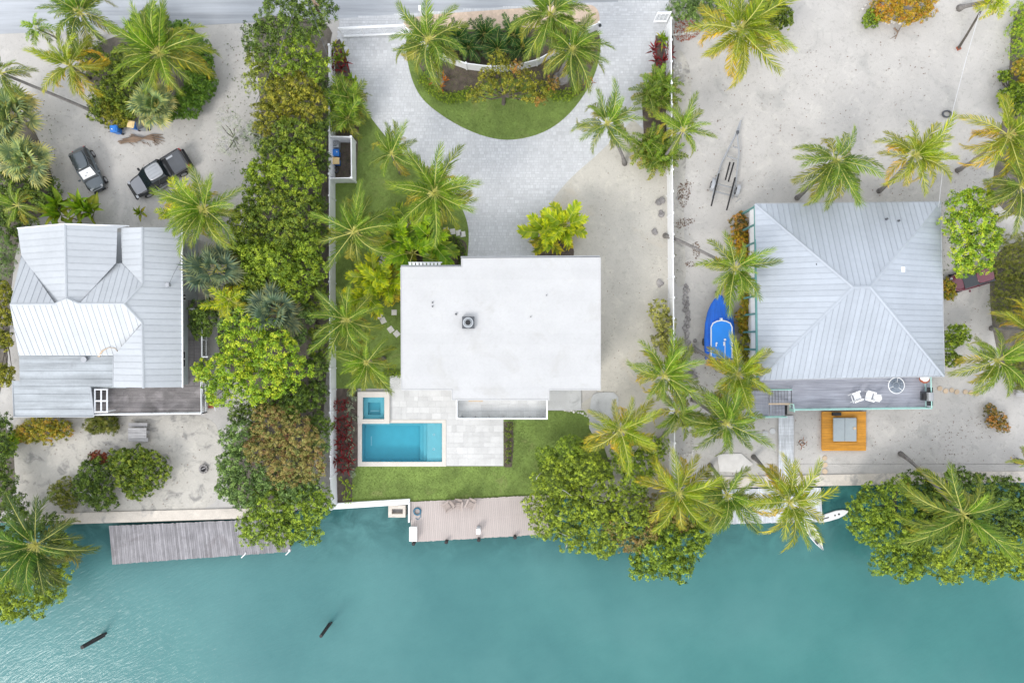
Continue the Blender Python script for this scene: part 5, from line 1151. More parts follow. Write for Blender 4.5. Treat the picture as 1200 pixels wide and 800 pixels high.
# ---------------------------------------------------------------- stones, litter
def rock(r, seed, mat, sq=.6):
    rg = random.Random(seed); m = MB(); n = 7; secs = []
    for i in range(4):
        a = R_(-50 + 45 * i); secs.append([(r * math.cos(a) * math.cos(6.283 * j / n) * rg.uniform(.75, 1.15), r * math.cos(a) * math.sin(6.283 * j / n) * rg.uniform(.75, 1.15), r * sq * (math.sin(a) + .7)) for j in range(n)])
    m.loft(secs); return m.mesh('stone', mat)
RK = [rock(.17, k, M['stone']) for k in range(4)]; RP = [rock(.15, 9 + k, M['palestone']) for k in range(4)]
def stones(name, label, spots, ms, s0=1.0, cat='stones', sw=.3):
    t = thing(name, label, cat, W(*spots[0]))
    for x, y in spots: o = link('stone', random.choice(ms), t, W(x, y) - woff(t)); k = s0 * random.uniform(1 - sw, 1 + sw); o.scale = (k, k * random.uniform(.8, 1.2), k); o.rotation_euler = (0, 0, random.uniform(0, 6))
    return t
stones('stone_edging', 'line of grey coral stones running down the sand beside the fence', [(804 + random.uniform(-1.6, 1.6) + (k % 2) * 2.4 - 1, 334 + k * 2.1) for k in range(36)], RK, 1.0)
stones('stone_edging', 'row of white stones edging the yellow croton bed', [(1031 + k * 3.3, 26 + random.uniform(-1, 1.5) + (k % 2)) for k in range(13)] + [(1011, 11), (1014, 7)], RP, 1.0)
stones('stone_edging', 'row of white stones beside the right gate', [(789 + k * 2.9, 41 - k * .25 + random.uniform(-.8, .8)) for k in range(10)], RP, .8)
stones('stone_pile', 'scatter of white stones beside the white fence', [(random.uniform(789, 799), random.uniform(70, 90)) for k in range(30)], RP, .65)
stones('stone_edging', 'ragged white stones edging the small bed by the lower fence', [(811 + random.uniform(-1, 1), 512 + k * 3) for k in range(7)] + [(793 + k * 3, 532 + random.uniform(-1, 1)) for k in range(7)], RP, .7)
stones('stone_edging', 'rough coral stones holding the lawn edge near the mangrove', [(662 + k * 2.6, 481 + .12 * k * k * .5 + random.uniform(-1, 1)) for k in range(13)], RP, .8)
stones('stone_pile', 'grey coral stones heaped under the palms beside the blue boat', [(random.uniform(797, 815), random.uniform(398, 412)) for k in range(16)] + [(random.uniform(803, 815), random.uniform(434, 446)) for k in range(10)], RK, 1.15)
for x, y, k, lb in ((774, 235.5, 2.0, 'dark coral rock, uppermost beside the side yard fence'), (774, 250, 1.9, 'dark coral rock second from the top beside the side yard fence'), (766, 272.5, 1.6, 'dark round rock left of the leaning palm base'), (773.5, 332, 1.8, 'dark coral rock alone beside the fence below the palm base')):
    t = stones('rock', lb, [(x, y)] + [(x + random.uniform(-2.6, 2.6), y + random.uniform(-2.6, 2.6)) for _ in range(4)], RK, k * .75, 'rock')
def litter(name, label, polys, n, size, mat='litter'):
    V = []
    for p in polys: P = scatter(W2(p), n); V.append(np.column_stack([P, RNG.uniform(.02, .05, len(P))]))
    P = np.concatenate(V); k = len(P); F = leaf_faces(P, np.array([0, 0, 1.0]) + RNG.normal(0, .3, (k, 3)), size, .5)
    F[:, :, 2] = np.maximum(F[:, :, 2], .014)
    o = link(name, quad_mesh(name, F, np.full(k, .5), M[mat])); o['kind'] = 'stuff'; o['label'] = label; o['category'] = 'leaf litter'
litter('leaf_litter', 'brown fallen leaves beside the side yard fence', [smooth([(794, 214), (812, 212), (808, 232), (800, 248), (793, 232)], 2, True), smooth([(791, 255), (816, 256), (812, 262), (800, 266), (793, 270)], 2, True), smooth([(810, 283), (820, 283), (820, 303), (812, 303)], 2, True), smooth([(802, 307), (812, 306), (815, 312), (804, 314)], 2, True)], 95, .12)
litter('leaf_litter', 'scattered dry leaves on the right hand sand lot', [[(795, 90), (1090, 30), (1095, 230), (830, 235), (796, 330)]], .9, .13)
litter('leaf_litter', 'rusty fallen leaves under the shrubs by the right gate', [smooth([(789, 20), (812, 18), (826, 32), (814, 46), (790, 52)], 2, True)], 110, .13, 'clay')
litter('leaf_litter', 'scattered dry leaves on the sand round the right house', [[(850, 490), (905, 495), (905, 555), (850, 555)], [(932, 484), (960, 484), (960, 552), (932, 552)], [(1018, 484), (1150, 470), (1195, 540), (1020, 550)], [(1110, 330), (1155, 330), (1150, 430), (1112, 430)]], 1.3, .12)
litter('leaf_litter', 'scattered dry leaves on the left sand lot', [[(45, 110), (130, 140), (280, 140), (270, 215), (140, 235), (70, 220)], [(20, 490), (250, 492), (255, 590), (95, 600)], [(260, 40), (290, 45), (280, 150), (262, 130)]], 1.0, .12)
litter('leaf_litter', 'scattered dry leaves on the gravel side yard', [[(700, 200), (785, 210), (785, 580), (705, 500)]], 1.0, .12)
litter('leaf_litter', 'grey brown debris along the right edge of the sand lot', [smooth([(1150, 50), (1185, 40), (1182, 100), (1160, 110)], 2, True), smooth([(1120, 170), (1165, 150), (1160, 235), (1112, 232)], 2, True), smooth([(1080, 500), (1160, 470), (1150, 540), (1090, 548)], 2, True)], 3.5, .11)
litter('leaf_litter', 'dry fronds and leaves under the palms by the lower fence', [[(795, 400), (880, 420), (870, 500), (795, 540)]], 7, .13)
litter('weed_tuft', 'small green weeds along the fences and sand edges', [[(789, 100), (794, 100), (795, 590), (790, 590)], [(262, 40), (300, 60), (296, 230), (270, 220)], [(40, 108), (60, 130), (70, 225), (55, 225)], [(1085, 230), (1110, 235), (1112, 330), (1106, 330)]], 5, .14, 'weed')
t = thing('palm_debris', 'dried brown palm frond lying on the left sand lot', 'dead frond', W(165, 164))
m = MB()
for k in range(9): y0 = 168 - k * .8; m.tube([W(138 + k * .8, y0 + random.uniform(-2, 4), .12), W(158, 166 - k * .7, .22), W(178 + random.uniform(-2, 4), 158 + k * .8, .18), W(186 + random.uniform(-6, 8), 158 + k * 1.6, .06)], [.04, .11, .06, .02], 5)
for k in range(22): a = (random.uniform(150, 190), random.uniform(157, 169)); m.tube([W(*a, .15), W(a[0] + random.uniform(2, 8), a[1] + random.uniform(-2, 6), .05)], [.035, .01], 4)
part('dry_leaflet', m, M['drift'], t, kind='stuff')
m = MB(); m.tube([W(1048, 33, .1), W(1052, 38, .15), W(1049, 46, .1)], [.08, .06, .03], 5); m.tube([W(1052, 38, .15), W(1056, 31, .1)], [.05, .02], 4); m.tube([W(1050, 42, .12), W(1043, 46, .05)], [.03, .01], 4); solo('fallen_branch', m, M['drift'], 'dark fallen branch on sand below the yellow croton bed', 'branch')
t = thing('grey_bench', 'small grey bench at the right edge of the sand', 'bench', W(1194, 461)); part('seat', MB().pbox(1191, 457, 1200, 464, .38, .44), M['greywood'], t); part('leg', MB().pbox(1192, 458, 1193, 463, 0, .38), M['greywood'], t); part('leg', MB().pbox(1198, 458, 1199, 463, 0, .38), M['greywood'], t)
# ---------------------------------------------------------------- coconut palms (crown pixel, crown radius px, height, foot pixel)
G1 = 'coconut palms on the left property'; G2 = 'coconut palms in the garden of the white house'; G3 = 'coconut palms on the right property'
for a in (
 (95, 16, 46, 8.0, (118, 45), 'green coconut palm leaning over the road at top left', 'green', 22, G1),
 (83, 78, 44, 6.5, (104, 92), 'yellowing coconut palm at the left side of the island hedge', 'yellow', 18, G1),
 (188, 64, 54, 6.5, (182, 76), 'big coconut palm with yellow lower fronds inside the island hedge', 'gold', 24, G1),
 (2, 86, 34, 6.0, (116, 134), 'coconut palm at the left edge on a long pale leaning trunk', 'green', 15, G1),
 (21, 241, 27, 4.5, (66, 252), 'small pale green coconut palm on a thin trunk above the left house', 'gold', 12, G1),
 (241, 246, 48, 6.5, (258, 262), 'coconut palm with green fronds beside the black pickup', 'gold', 22, G1),
 (44, 637, 64, 6.0, (35, 628), 'large dark green coconut palm in the bottom left mangrove', 'dark', 24, G1),
 (503, 48, 50, 6.0, (512, 85), 'coconut palm at the left end of the drive island', 'green', 19, G2),
 (645, 18, 52, 7.0, (664, 62), 'coconut palm on the drive island reaching over the pink gravel', 'green', 22, G2),
 (670, 59, 46, 6.0, (655, 90), 'coconut palm on the drive island right of the mottled tree', 'green', 18, G2),
 (711, 146, 46, 5.5, (732, 192), 'coconut palm leaning over the grey pavers from the gravel yard', 'green', 15, G2),
 (459, 181, 38, 5.0, (470, 202), 'smaller coconut palm on the lawn edge by the drive', 'green', 15, G2),
 (509, 227, 52, 6.5, (516, 246), 'coconut palm arching over the drive above the garden path', 'gold', 20, G2),
 (415, 272, 48, 5.5, (437, 281), 'coconut palm with fronds over the long white fence and lawn', 'green', 16, G2),
 (407, 375, 52, 6.0, (420, 374), 'coconut palm between the fence and the white house', 'green', 18, G2),
 (430, 424, 44, 5.5, (450, 420), 'coconut palm hanging over the square spa', 'gold', 16, G2),
 (800, 154, 36, 4.8, (770, 196), 'leaning coconut palm across the fence below the green areca', 'gold', 13, G3),
 (866, 36, 56, 6.5, (858, 56), 'large golden coconut palm at the top of the right lot', 'yellow', 24, G3),
 (978, 188, 50, 7.0, (934, 232), 'coconut palm above the left half of the blue roof', 'green', 19, G3),
 (1071, 183, 50, 7.0, (1030, 224), 'dense coconut palm with browned fronds above the blue roof', 'yellow', 22, G3),
 (1180, 158, 48, 6.5, (1122, 200), 'golden coconut palm at the right edge above the lime tree', 'yellow', 18, G3),
 (1195, 217, 46, 6.5, (1160, 222), 'coconut palm cut by the right edge beside the vine hedge', 'green', 18, G3),
 (861, 314, 50, 6.5, (779, 276), 'coconut palm arching over from the fence to the blue boat', 'gold', 17, G3),
 (864, 438, 48, 6.5, (812, 408), 'coconut palm over the stern of the blue boat', 'yellow', 19, G3),
 (777, 440, 48, 6.5, (810, 436), 'coconut palm astride the fence with green fronds, right of the gravel', 'gold', 20, G3),
 (793, 481, 34, 5.5, (772, 516), 'small coconut palm behind two taller ones by the fence', 'gold', 14, G3),
 (727, 503, 48, 6.0, (700, 520), 'coconut palm over the concrete slab and mangrove edge', 'yellow', 17, G3),
 (850, 496, 52, 7.0, (812, 468), 'tall coconut palm left of the boardwalk with curled dark frond', 'green', 20, G3),
 (795, 577, 52, 6.5, (780, 560), 'golden coconut palm among the mangroves below the fence', 'yellow', 18, G3),
 (852, 579, 42, 7.0, (832, 545), 'coconut palm overhanging the left end of the bleached dock', 'green', 17, G3),
 (924, 587, 54, 7.5, (883, 535), 'coconut palm on a curved grey trunk over the bleached dock', 'yellow', 19, G3),
 (1127, 602, 60, 8.0, (1055, 531), 'coconut palm on a long bare trunk over the right mangrove', 'green', 16, G3),
 (1168, 422, 46, 6.0, (1150, 414), 'coconut palm with tan lower fronds at the right sand lot', 'gold', 18, G3),
 (1206, 386, 38, 5.0, None, 'bright coconut palm cut by the right edge below the hedge', 'yellow', 16, G3)):
    palm(a[0], a[1], a[2] * random.uniform(.84, 1.0), a[3], a[4], a[5], a[6], a[7], group=a[8])
palm(43, 34, 17, 5.0, (68, 46), 'tiny green palm on a thin stem beside the road', 'bright', 10, 'areca', 'young_palm', r0=.08)
palm(1205, 541, 20, 6, (1192, 540), 'bare grey palm trunk at the right edge by the seawall', 'gold', 9, 'coco', r0=.19)
palm(1163, 2, 18, 3.0, (1124, 10), 'yellow green palm top on a fat grey leaning trunk at the road', 'lemon', 16, 'areca', 'young_palm', r0=.2)
# fan palms
GF = 'silvery fan palms'
for x, y, r, z, n, pal, lb in ((18, 138, 34, 2.3, 26, 'silver', 'silvery fan palm at the left edge below the leaning trunk'), (36, 190, 32, 2.3, 30, 'silver', 'silvery fan palm nearest the dark car'), (12, 172, 24, 2.0, 20, 'bluegreen', 'blue green fan palm behind the silvery ones at left edge'),
  (185, 125, 28, 2.4, 24, 'silver', 'silvery fan palm at the bottom of the island hedge'), (254, 317, 36, 4.0, 18, 'bluegreen', 'blue green fan palm beside the grey wall of the left house'), (322, 363, 34, 5.0, 24, 'bluegreen', 'blue green fan palm in the hedge above the lime tree')):
    clump(x, y, r, z, 'fan', pal, n, lb, 'fan_palm', 'fan palm', GF)
# soft palms, ferns and large-leaved plants of the garden
clump(88, 257, 40, 1.2, 'banana', 'bright', 60, 'broad leaved green banana plants against the left house', 'banana_plant', 'plant', None, 3, .5)
clump(262, 352, 28, 4.2, 'areca', 'lemon', 18, 'yellow green areca palm beside the left house wall', 'areca_palm', 'areca palm', None, 2, .3)
clump(213, 243, 32, 3.2, 'areca', 'lemon', 24, 'yellow areca palm clump at the tail of the pickup', 'areca_palm', 'areca palm', None, 3, .4)
clump(405, 127, 32, 1.6, 'areca', 'green', 60, 'green areca palm in the bed left of the drive', 'areca_palm', 'areca palm', None, 5, .4)
clump(408, 100, 16, 1.2, 'broad', 'bright', 34, 'leafy bright green shrub above the areca palm by the drive', 'shrub', 'shrub', None, 3, .5)
clump(397, 62, 16, 1.2, 'broad', 'green', 30, 'green shrub in the corner below the sliding gate', 'shrub', 'shrub', None, 3, .5)
clump(651, 269, 38, 2.0, 'split', 'lemon', 34, 'bright split leaved plant in the corner of drive and white roof', 'split_leaf_plant', 'plant', None, 2, .3)
clump(487, 283, 44, 1.8, 'split', 'bright', 40, 'bright green split leaved plants in front of the white house entry', 'split_leaf_plant', 'plant', None, 4, .45)
clump(441, 339, 38, 1.8, 'split', 'lemon', 38, 'bright split leaved plants left of the white roof', 'split_leaf_plant', 'plant', None, 3, .45)
clump(513, 296, 16, 1.2, 'strap', 'lemon', 34, 'yellow green strap leaved plant by the curved hedge', 'strap_plant', 'plant', None, 3, .5)
clump(770, 108, 27, 1.5, 'fern', 'green', 90, 'green areca palm in the fence bed near the right gate', 'areca_palm', 'areca palm', None, 6, .45)
clump(769, 176, 29, 1.5, 'fern', 'green', 90, 'green areca palm at the lower end of the fence bed', 'areca_palm', 'areca palm', None, 6, .45)
clump(776, 48, 11, .9, 'strap', 'bright', 22, 'small green plant at the top of the fence bed', 'strap_plant', 'plant')
for i, (x, y, r) in enumerate(((536, 46, 19), (568, 42, 22), (602, 43, 22), (549, 57, 18), (583, 58, 20), (612, 57, 17), (522, 50, 13))): clump(x, y, r, 1.0, 'fern', 'fern', 22, ('dark green cycad by the left island palm, upper one', 'dark green cycad in the middle of the back row on the island', 'dark green cycad at the right of the back row on the island', 'dark green cycad left in the front row along the curved fence', 'dark green cycad right above the mottled island tree', 'dark green cycad right end of the front row', 'smallest dark green cycad at the left end of the island')[i], 'cycad', 'cycad', 'dark cycads on the drive island')
GW = 'wine red cordyline plants'
for x, y, r, n, lb in ((396, 75, 17, 46, 'wine red cordyline left of the paved drive'), (775, 64, 18, 50, 'wine red cordyline in the bed by the right gate'), (400, 474, 13, 34, 'wine red cordyline beside the spa'), (402, 496, 16, 40, 'wine red cordyline beside the top of the pool'), (405, 518, 17, 44, 'wine red cordyline at the middle of the pool side'), (402, 543, 17, 44, 'wine red cordyline at the bottom of the pool side')):
    clump(x, y, r, .8, 'strap', 'wine', n, lb, 'cordyline', 'plant', GW, 3, .45)
for x, y, r, pal, k, lb in ((516, 97, 15, 'orange', 24, 'orange bromeliads under the left island palm'), (691, 98, 9, 'orange', 16, 'orange bromeliad beside the right island boulder'), (940, 519, 9, 'rust', 14, 'small reddish bromeliad on sand left of the orange platform')): clump(x, y, r, .4, 'strap', pal, k, lb, 'bromeliad', 'bromeliad', None, 2, .4)
for x, y, r, z, sp, lb in ((866, 264, 14, 1.6, 'bronze', 'bronze croton shrub at the top corner of the blue roof'), (868, 288, 18, 1.7, 'amber', 'yellow croton shrub beside the upper porch wall'), (876, 356, 16, 1.5, 'yellow', 'yellow green croton beside the bow of the blue boat'), (873, 377, 17, 1.5, 'yellow', 'yellow croton between the blue boat and porch'), (877, 408, 18, 1.8, 'croton', 'yellow brown croton at the stern side of the blue boat'),
   (1109, 338, 12, 1.2, 'yellow', 'yellow croton at the right wall of the blue roofed house')):
    tree('croton', [(x, y - r * .3, r * .8, z), (x + 2, y + r * .5, r * .7, z * .85)], sp, lb, 'croton', leaf=.36, clump=.32, aspect=.36, per=10, limbn=5)
tree('croton', [(1159, 481, 9, .9), (1169, 490, 10, 1.0), (1175, 499, 8, .9), (1161, 494, 7, .8)], 'bronze', 'red and green croton alone on the right sand', 'croton', leaf=.26, clump=.30, aspect=.4, per=9, limbn=6, dens=.55)
clump(165, 250, 9, .8, 'broad', 'drygreen' if 'drygreen' in PAL else 'gold', 20, 'pale green potted plant above the left house roof', 'shrub', 'shrub')

# ---------------------------------------------------------------- shrubs and trees: discs of (x, y, radius) px and top height
tree('hedge', [(182, 32, 24, 2.2), (212, 46, 24, 2.3), (232, 72, 24, 2.4), (236, 102, 22, 2.3), (220, 124, 20, 2.2), (198, 128, 18, 2.0), (165, 40, 20, 2)], 'bright', 'bright green rounded hedge wrapping the left island', 'hedge', leaf=.20, clump=.30, per=15, dens=1.7, squash=1.0, limbn=6)
tree('shrub', [(140, 105, 26, 1.8), (120, 125, 20, 1.5), (150, 78, 26, 2), (150, 130, 16, 1.3), (110, 70, 20, 1.6)], 'mid', 'dark green undergrowth below the palms of the left island', 'shrub', leaf=.22, clump=.36)
tree('shrub', [(128, 132, 18, 1.3), (146, 138, 14, 1.2)], 'croton', 'olive yellow shrub beside the blue bin', 'shrub', leaf=.2, clump=.3, limbn=5)
BELT = (
 ([(330, 20, 32, 7.5), (358, 26, 30, 7.2), (308, 48, 24, 6.5), (375, 12, 24, 7)], 'dark', 'dark green glossy tree next to the road and power line', .26, .5, 0),
 ([(350, 62, 24, 6), (372, 78, 18, 5.5), (334, 74, 20, 6)], 'fresh', 'light green tree in the hedge beside the sliding gate', .26, .48, 0),
 ([(306, 92, 22, 5.0), (300, 68, 16, 5.0)], 'olive', 'dull olive tree at the left side of the hedge', .2, .4, 6),
 ([(335, 112, 30, 5.2), (362, 125, 26, 4.8), (318, 138, 26, 4.8), (350, 100, 22, 5.2)], 'croton', 'bronze yellow leaved tree in the middle of the hedge', .24, .42, 0),
 ([(342, 160, 26, 5.2), (366, 165, 20, 5), (322, 176, 22, 5)], 'mid', 'mid green tree below the bronze hedge tree', .28, .45, 0),
 ([(335, 205, 26, 5.8), (362, 215, 22, 5.4), (306, 206, 22, 5), (350, 188, 20, 5.4)], 'fresh', 'fresh green tree in the hedge opposite the white enclosure', .30, .5, 0),
 ([(318, 248, 34, 6.0), (352, 254, 32, 6.0), (292, 262, 26, 5.4), (335, 275, 26, 6)], 'mid', 'dense rounded green tree in the hedge', .30, .48, 0),
 ([(330, 308, 34, 6.0), (358, 318, 26, 5.6), (302, 300, 24, 5.4), (345, 335, 26, 5.6), (362, 290, 22, 5.6)], 'fresh', 'dense yellow tipped green tree beside the long fence', .30, .46, 0),
 ([(305, 330, 18, 4.2), (280, 340, 18, 3.6), (285, 300, 16, 3.5)], 'mid', 'low green shrub between fan palm and left house', .24, .4, 0),
 ([(240, 368, 18, 3.6), (236, 385, 14, 3.2)], 'dark', 'dark green shrub against the side deck', .24, .38, 0),
 ([(292, 395, 34, 7.0), (322, 412, 34, 7.2), (275, 430, 32, 7), (308, 445, 32, 7), (342, 432, 24, 6.4), (258, 458, 22, 6), (240, 434, 14, 5.0)], 'lime', 'large bright lime green tree beside the left deck', .30, .52, 0),
 ([(372, 430, 16, 4.2), (368, 462, 20, 4.0), (374, 495, 16, 3.6), (350, 470, 18, 4.2)], 'dark', 'dark green shrubs squeezed along the long white fence', .26, .42, 0),
 ([(322, 498, 32, 5.8), (350, 515, 30, 5.6), (340, 545, 30, 5.4), (366, 545, 20, 5.0), (305, 525, 22, 5.4)], 'mottled', 'mottled brown and green tree near the pool fence', .24, .42, 0),
 ([(284, 512, 26, 5.4), (275, 545, 24, 5.2), (288, 575, 28, 5.2), (268, 570, 18, 4.5)], 'sage', 'sage green tree at the edge of the left sand', .26, .42, 0),
 ([(318, 592, 34, 5.0), (350, 600, 32, 4.8), (300, 618, 24, 4.2), (332, 622, 22, 4.2), (368, 588, 24, 4.6), (362, 622, 18, 4)], 'shore', 'olive green shore tree hanging over the left dock end', .25, .42, 0))
BELT += (
 ([(300, 232, 18, 4.2), (290, 285, 20, 4.4), (282, 312, 20, 4.2), (296, 322, 18, 4.6), (272, 300, 14, 3.4)], 'shore', 'low olive green tree on the house side of the hedge', .24, .42, 0),
 ([(276, 352, 16, 3.6), (286, 366, 18, 4.0), (268, 378, 14, 3.4), (352, 372, 18, 4.4), (346, 392, 18, 4.4), (300, 352, 18, 4.2)], 'sage', 'dark grey green shrubs round the blue green fan palm', .24, .42, 0),
 ([(376, 100, 12, 3.6), (374, 150, 13, 4.0), (378, 188, 11, 3.8), (374, 240, 12, 4.2), (376, 275, 12, 4.2)], 'dark', 'dark green undergrowth at the upper part of the long white fence', .22, .4, 0),
 ([(374, 340, 12, 3.6), (366, 362, 13, 3.4), (372, 392, 12, 3.2), (372, 412, 12, 3.4)], 'mid', 'green undergrowth at the middle of the long white fence', .22, .4, 0),
 ([(300, 478, 18, 4.2), (316, 470, 18, 4.6), (282, 486, 14, 3.8), (344, 462, 18, 5.0), (336, 478, 18, 4.8)], 'dark', 'dark green tree between the lime and the mottled trees', .24, .42, 0),
 ([(362, 570, 18, 4.2), (340, 572, 20, 4.8), (376, 520, 13, 3.8), (312, 558, 18, 5.0), (378, 590, 10, 3)], 'sage', 'grey green tree between the mottled and the shore tree', .24, .42, 0))
for d, sp, lb, lf_, cl, tw in BELT: tree('hedge_tree', d, sp, lb, 'tree', leaf=lf_, clump=cl, twigs=tw, group='trees of the left hedge')
tree('silver_shrub', [(300, 155, 15, 3.6), (312, 145, 12, 3.6), (305, 172, 12, 3.2)], 'silver', 'pale silver shrub in flower at the hedge', 'shrub', leaf=.18, clump=.36, dens=.5, twigs=20)
tree('silver_shrub', [(274, 150, 22, 2.8), (286, 168, 18, 2.8), (268, 172, 14, 2.4)], 'silver', 'sparse grey twiggy shrub on the sand edge', 'shrub', leaf=.10, clump=.4, dens=.45, twigs=75)
tree('shrub', [(8, 215, 26, 2.6), (20, 262, 26, 2.4), (50, 225, 24, 2.2), (60, 240, 16, 2.0), (6, 248, 20, 2.4)], 'dark', 'dark undergrowth at the left edge above the house', 'shrub', leaf=.24, clump=.42)
tree('shrub', [(4, 292, 20, 3.4), (2, 316, 18, 3.2)], 'sage', 'grey green fine leaved shrub at the left edge', 'shrub', leaf=.14, clump=.36)
tree('shrub', [(4, 345, 14, 3), (6, 372, 14, 2.8), (4, 398, 12, 2.8), (6, 440, 14, 2.4)], 'croton', 'yellow green shrubs along the left house wall', 'shrub', leaf=.3, clump=.4)
tree('shrub', [(4, 530, 18, 3), (6, 565, 20, 3), (2, 500, 16, 2.6)], 'dark', 'dark green shrubs at the lower left edge', 'shrub', leaf=.26, clump=.42)
tree('croton_shrub', [(38, 504, 16, 1.5), (56, 503, 18, 1.6), (74, 502, 14, 1.4), (26, 508, 10, 1.1)], 'yellow', 'yellow and orange croton row under the grey porch roof', 'croton', leaf=.34, clump=.36, aspect=.35, per=11)
tree('shrub', [(18, 512, 9, 1.2), (10, 525, 10, 1.4)], 'lime', 'yellow green shrub left of the croton row', 'shrub', leaf=.26, clump=.3, limbn=4)
tree('grass_tuft', [(112, 496, 14, .9), (128, 497, 13, .9)], 'hedge', 'rounded tuft of tall green grass beside the picnic table', 'grass tuft', leaf=.5, clump=.34, aspect=.08, per=26, squash=1.0, upright=.1, limbn=4)
tree('shrub', [(160, 548, 30, 2.4), (178, 550, 26, 2.4), (160, 566, 22, 2.0), (145, 540, 18, 2)], 'mid', 'large rounded green shrub on the left sand', 'shrub', leaf=.26, clump=.38, squash=.9)
tree('shrub', [(112, 556, 24, 2.2), (120, 580, 20, 1.8), (104, 574, 18, 1.7)], 'dark', 'darker green shrub with dead branches beside the large one', 'shrub', leaf=.26, clump=.38, twigs=7)
tree('shrub', [(74, 576, 18, 1.0), (82, 588, 12, .9)], 'hedge', 'low dark olive shrub left of the dead branches', 'shrub', leaf=.16, clump=.28, squash=.7, limbn=5)
tree('shrub', [(113, 535, 8, 1.2), (122, 538, 8, 1.1)], 'redleaf', 'small red leaved shrub on the left sand', 'shrub', leaf=.2, clump=.25, limbn=4)
tree('mangrove', [(20, 665, 34, 4.4), (55, 668, 30, 4.2), (30, 695, 34, 4.0), (62, 690, 20, 3.4), (10, 708, 22, 3.4), (75, 640, 18, 3.6)], 'mangrove', 'yellow green mangrove over the water at bottom left', 'mangrove', (20, 640), leaf=.25, clump=.42, group='mangroves on the canal', zb=-1.2)
tree('mangrove', [(10, 610, 28, 4), (20, 590, 16, 3), (62, 615, 18, 2.8)], 'dark', 'dark green shore shrub behind the bottom left palm', 'mangrove', (20, 600), leaf=.25, clump=.42, zb=-.1)
# island and garden
tree('garden_tree', [(583, 72, 14, 4.0), (572, 100, 17, 3.8), (598, 98, 18, 3.8), (556, 112, 12, 3.2), (618, 92, 14, 3.6), (634, 106, 13, 3.2), (590, 80, 12, 3.6), (618, 112, 11, 3.2), (570, 88, 10, 3.4)], 'croton', 'mottled olive tree on a twisted trunk in the island lawn', 'tree', (590, 122), .20, leaf=.24, clump=.36, dens=.55, per=10, limbn=16)
tree('garden_tree', [(606, 80, 9, 4.2), (648, 98, 10, 3.0), (632, 118, 9, 2.8)], 'bronze', 'sparse bronze tinted shrub beside the mottled island tree', 'shrub', leaf=.2, clump=.3, dens=.5, per=9)
for i, (arc, lb) in enumerate((([(497, 92), (504, 104), (514, 111), (526, 115), (539, 114), (549, 109)], 'low clipped green hedge round the left island bed'), ([(636, 106), (646, 110), (656, 113), (668, 110), (677, 104)], 'low clipped green hedge round the right island bed'))):
    tree('low_hedge', [(x, y, 8, .5) for x, y in smooth(arc, 1)], 'fresh', lb, 'hedge', leaf=.10, clump=.2, sub=4, squash=1.0, per=16, limbn=3)
tree('low_hedge', [(x, y, 5.5, .7) for x, y in smooth([(523, 277), (533, 281), (540, 290), (543, 302), (542, 309)], 2)], 'dark', 'curved clipped dark hedge at the house corner by the drive', 'hedge', leaf=.08, clump=.16, sub=4, squash=1.0, per=18, limbn=3)
m = MB(); p = W(512, 92); m.loft([[(p.x + r * math.cos(k * .785) * random.uniform(.8, 1.1), p.y + r * .8 * math.sin(k * .785) * random.uniform(.8, 1.1), z) for k in range(8)] for r, z in ((.9, .05), (.75, .25), (.4, .36))]); solo('boulder', m, M['stone'], 'dark weathered boulder under the left island palm', 'boulder')
m = MB(); p = W(658, 92); m.loft([[(p.x + r * math.cos(k * .785) * random.uniform(.8, 1.1), p.y + r * .8 * math.sin(k * .785) * random.uniform(.8, 1.1), z) for k in range(8)] for r, z in ((.85, .05), (.7, .3), (.35, .42))]); solo('boulder', m, M['stone'], 'grey weathered boulder under the right island palm', 'boulder')
for i, (y, r) in enumerate(((499.5, 5.5), (510, 5), (520.5, 5), (530.5, 4.8), (540, 3.5))):
    tree('round_bush', [(596, y, r, .55)], 'mid', ('round clipped bush nearest the balcony', 'round clipped bush second below the balcony', 'round clipped bush in the middle of the patio bed', 'round clipped bush second from the lawn end of the bed', 'smallest clipped bush at the lawn end of the bed')[i], 'bush', group='clipped bushes beside the patio', leaf=.09, clump=.16, sub=4, per=16, squash=1.0, limbn=3)
tree('ground_cover', [(410 + random.uniform(-3, 3) + (k % 2) * 3, 452 + k * 5.2, 4, .3) for k in range(21)], 'silver', 'pale spotted ground cover between red plants and pool', 'ground cover', leaf=.16, clump=.22, sub=3, per=8, dens=.7, limbn=4)
tree('ground_cover', [(404 + random.uniform(-5, 5), 562 + k * 8, 6, .4) for k in range(4)], 'lime', 'light green ground cover at the bottom of the pool bed', 'ground cover', leaf=.16, clump=.22, sub=3, per=8, dens=.6, limbn=4)
tree('low_hedge', [(452 + k * 5, 437 + (k % 2), 5, .6) for k in range(4)], 'fresh', 'short clipped hedge between the lawn and patio', 'hedge', leaf=.1, clump=.18, sub=4, per=14, limbn=3)
tree('side_shrub', [(772, 364, 15, 2.2), (779, 382, 15, 2.1), (772, 400, 13, 2.0), (782, 408, 10, 1.8)], 'drygreen', 'dry olive shrub leaning on the side yard fence', 'shrub', leaf=.2, clump=.32, dens=.8)
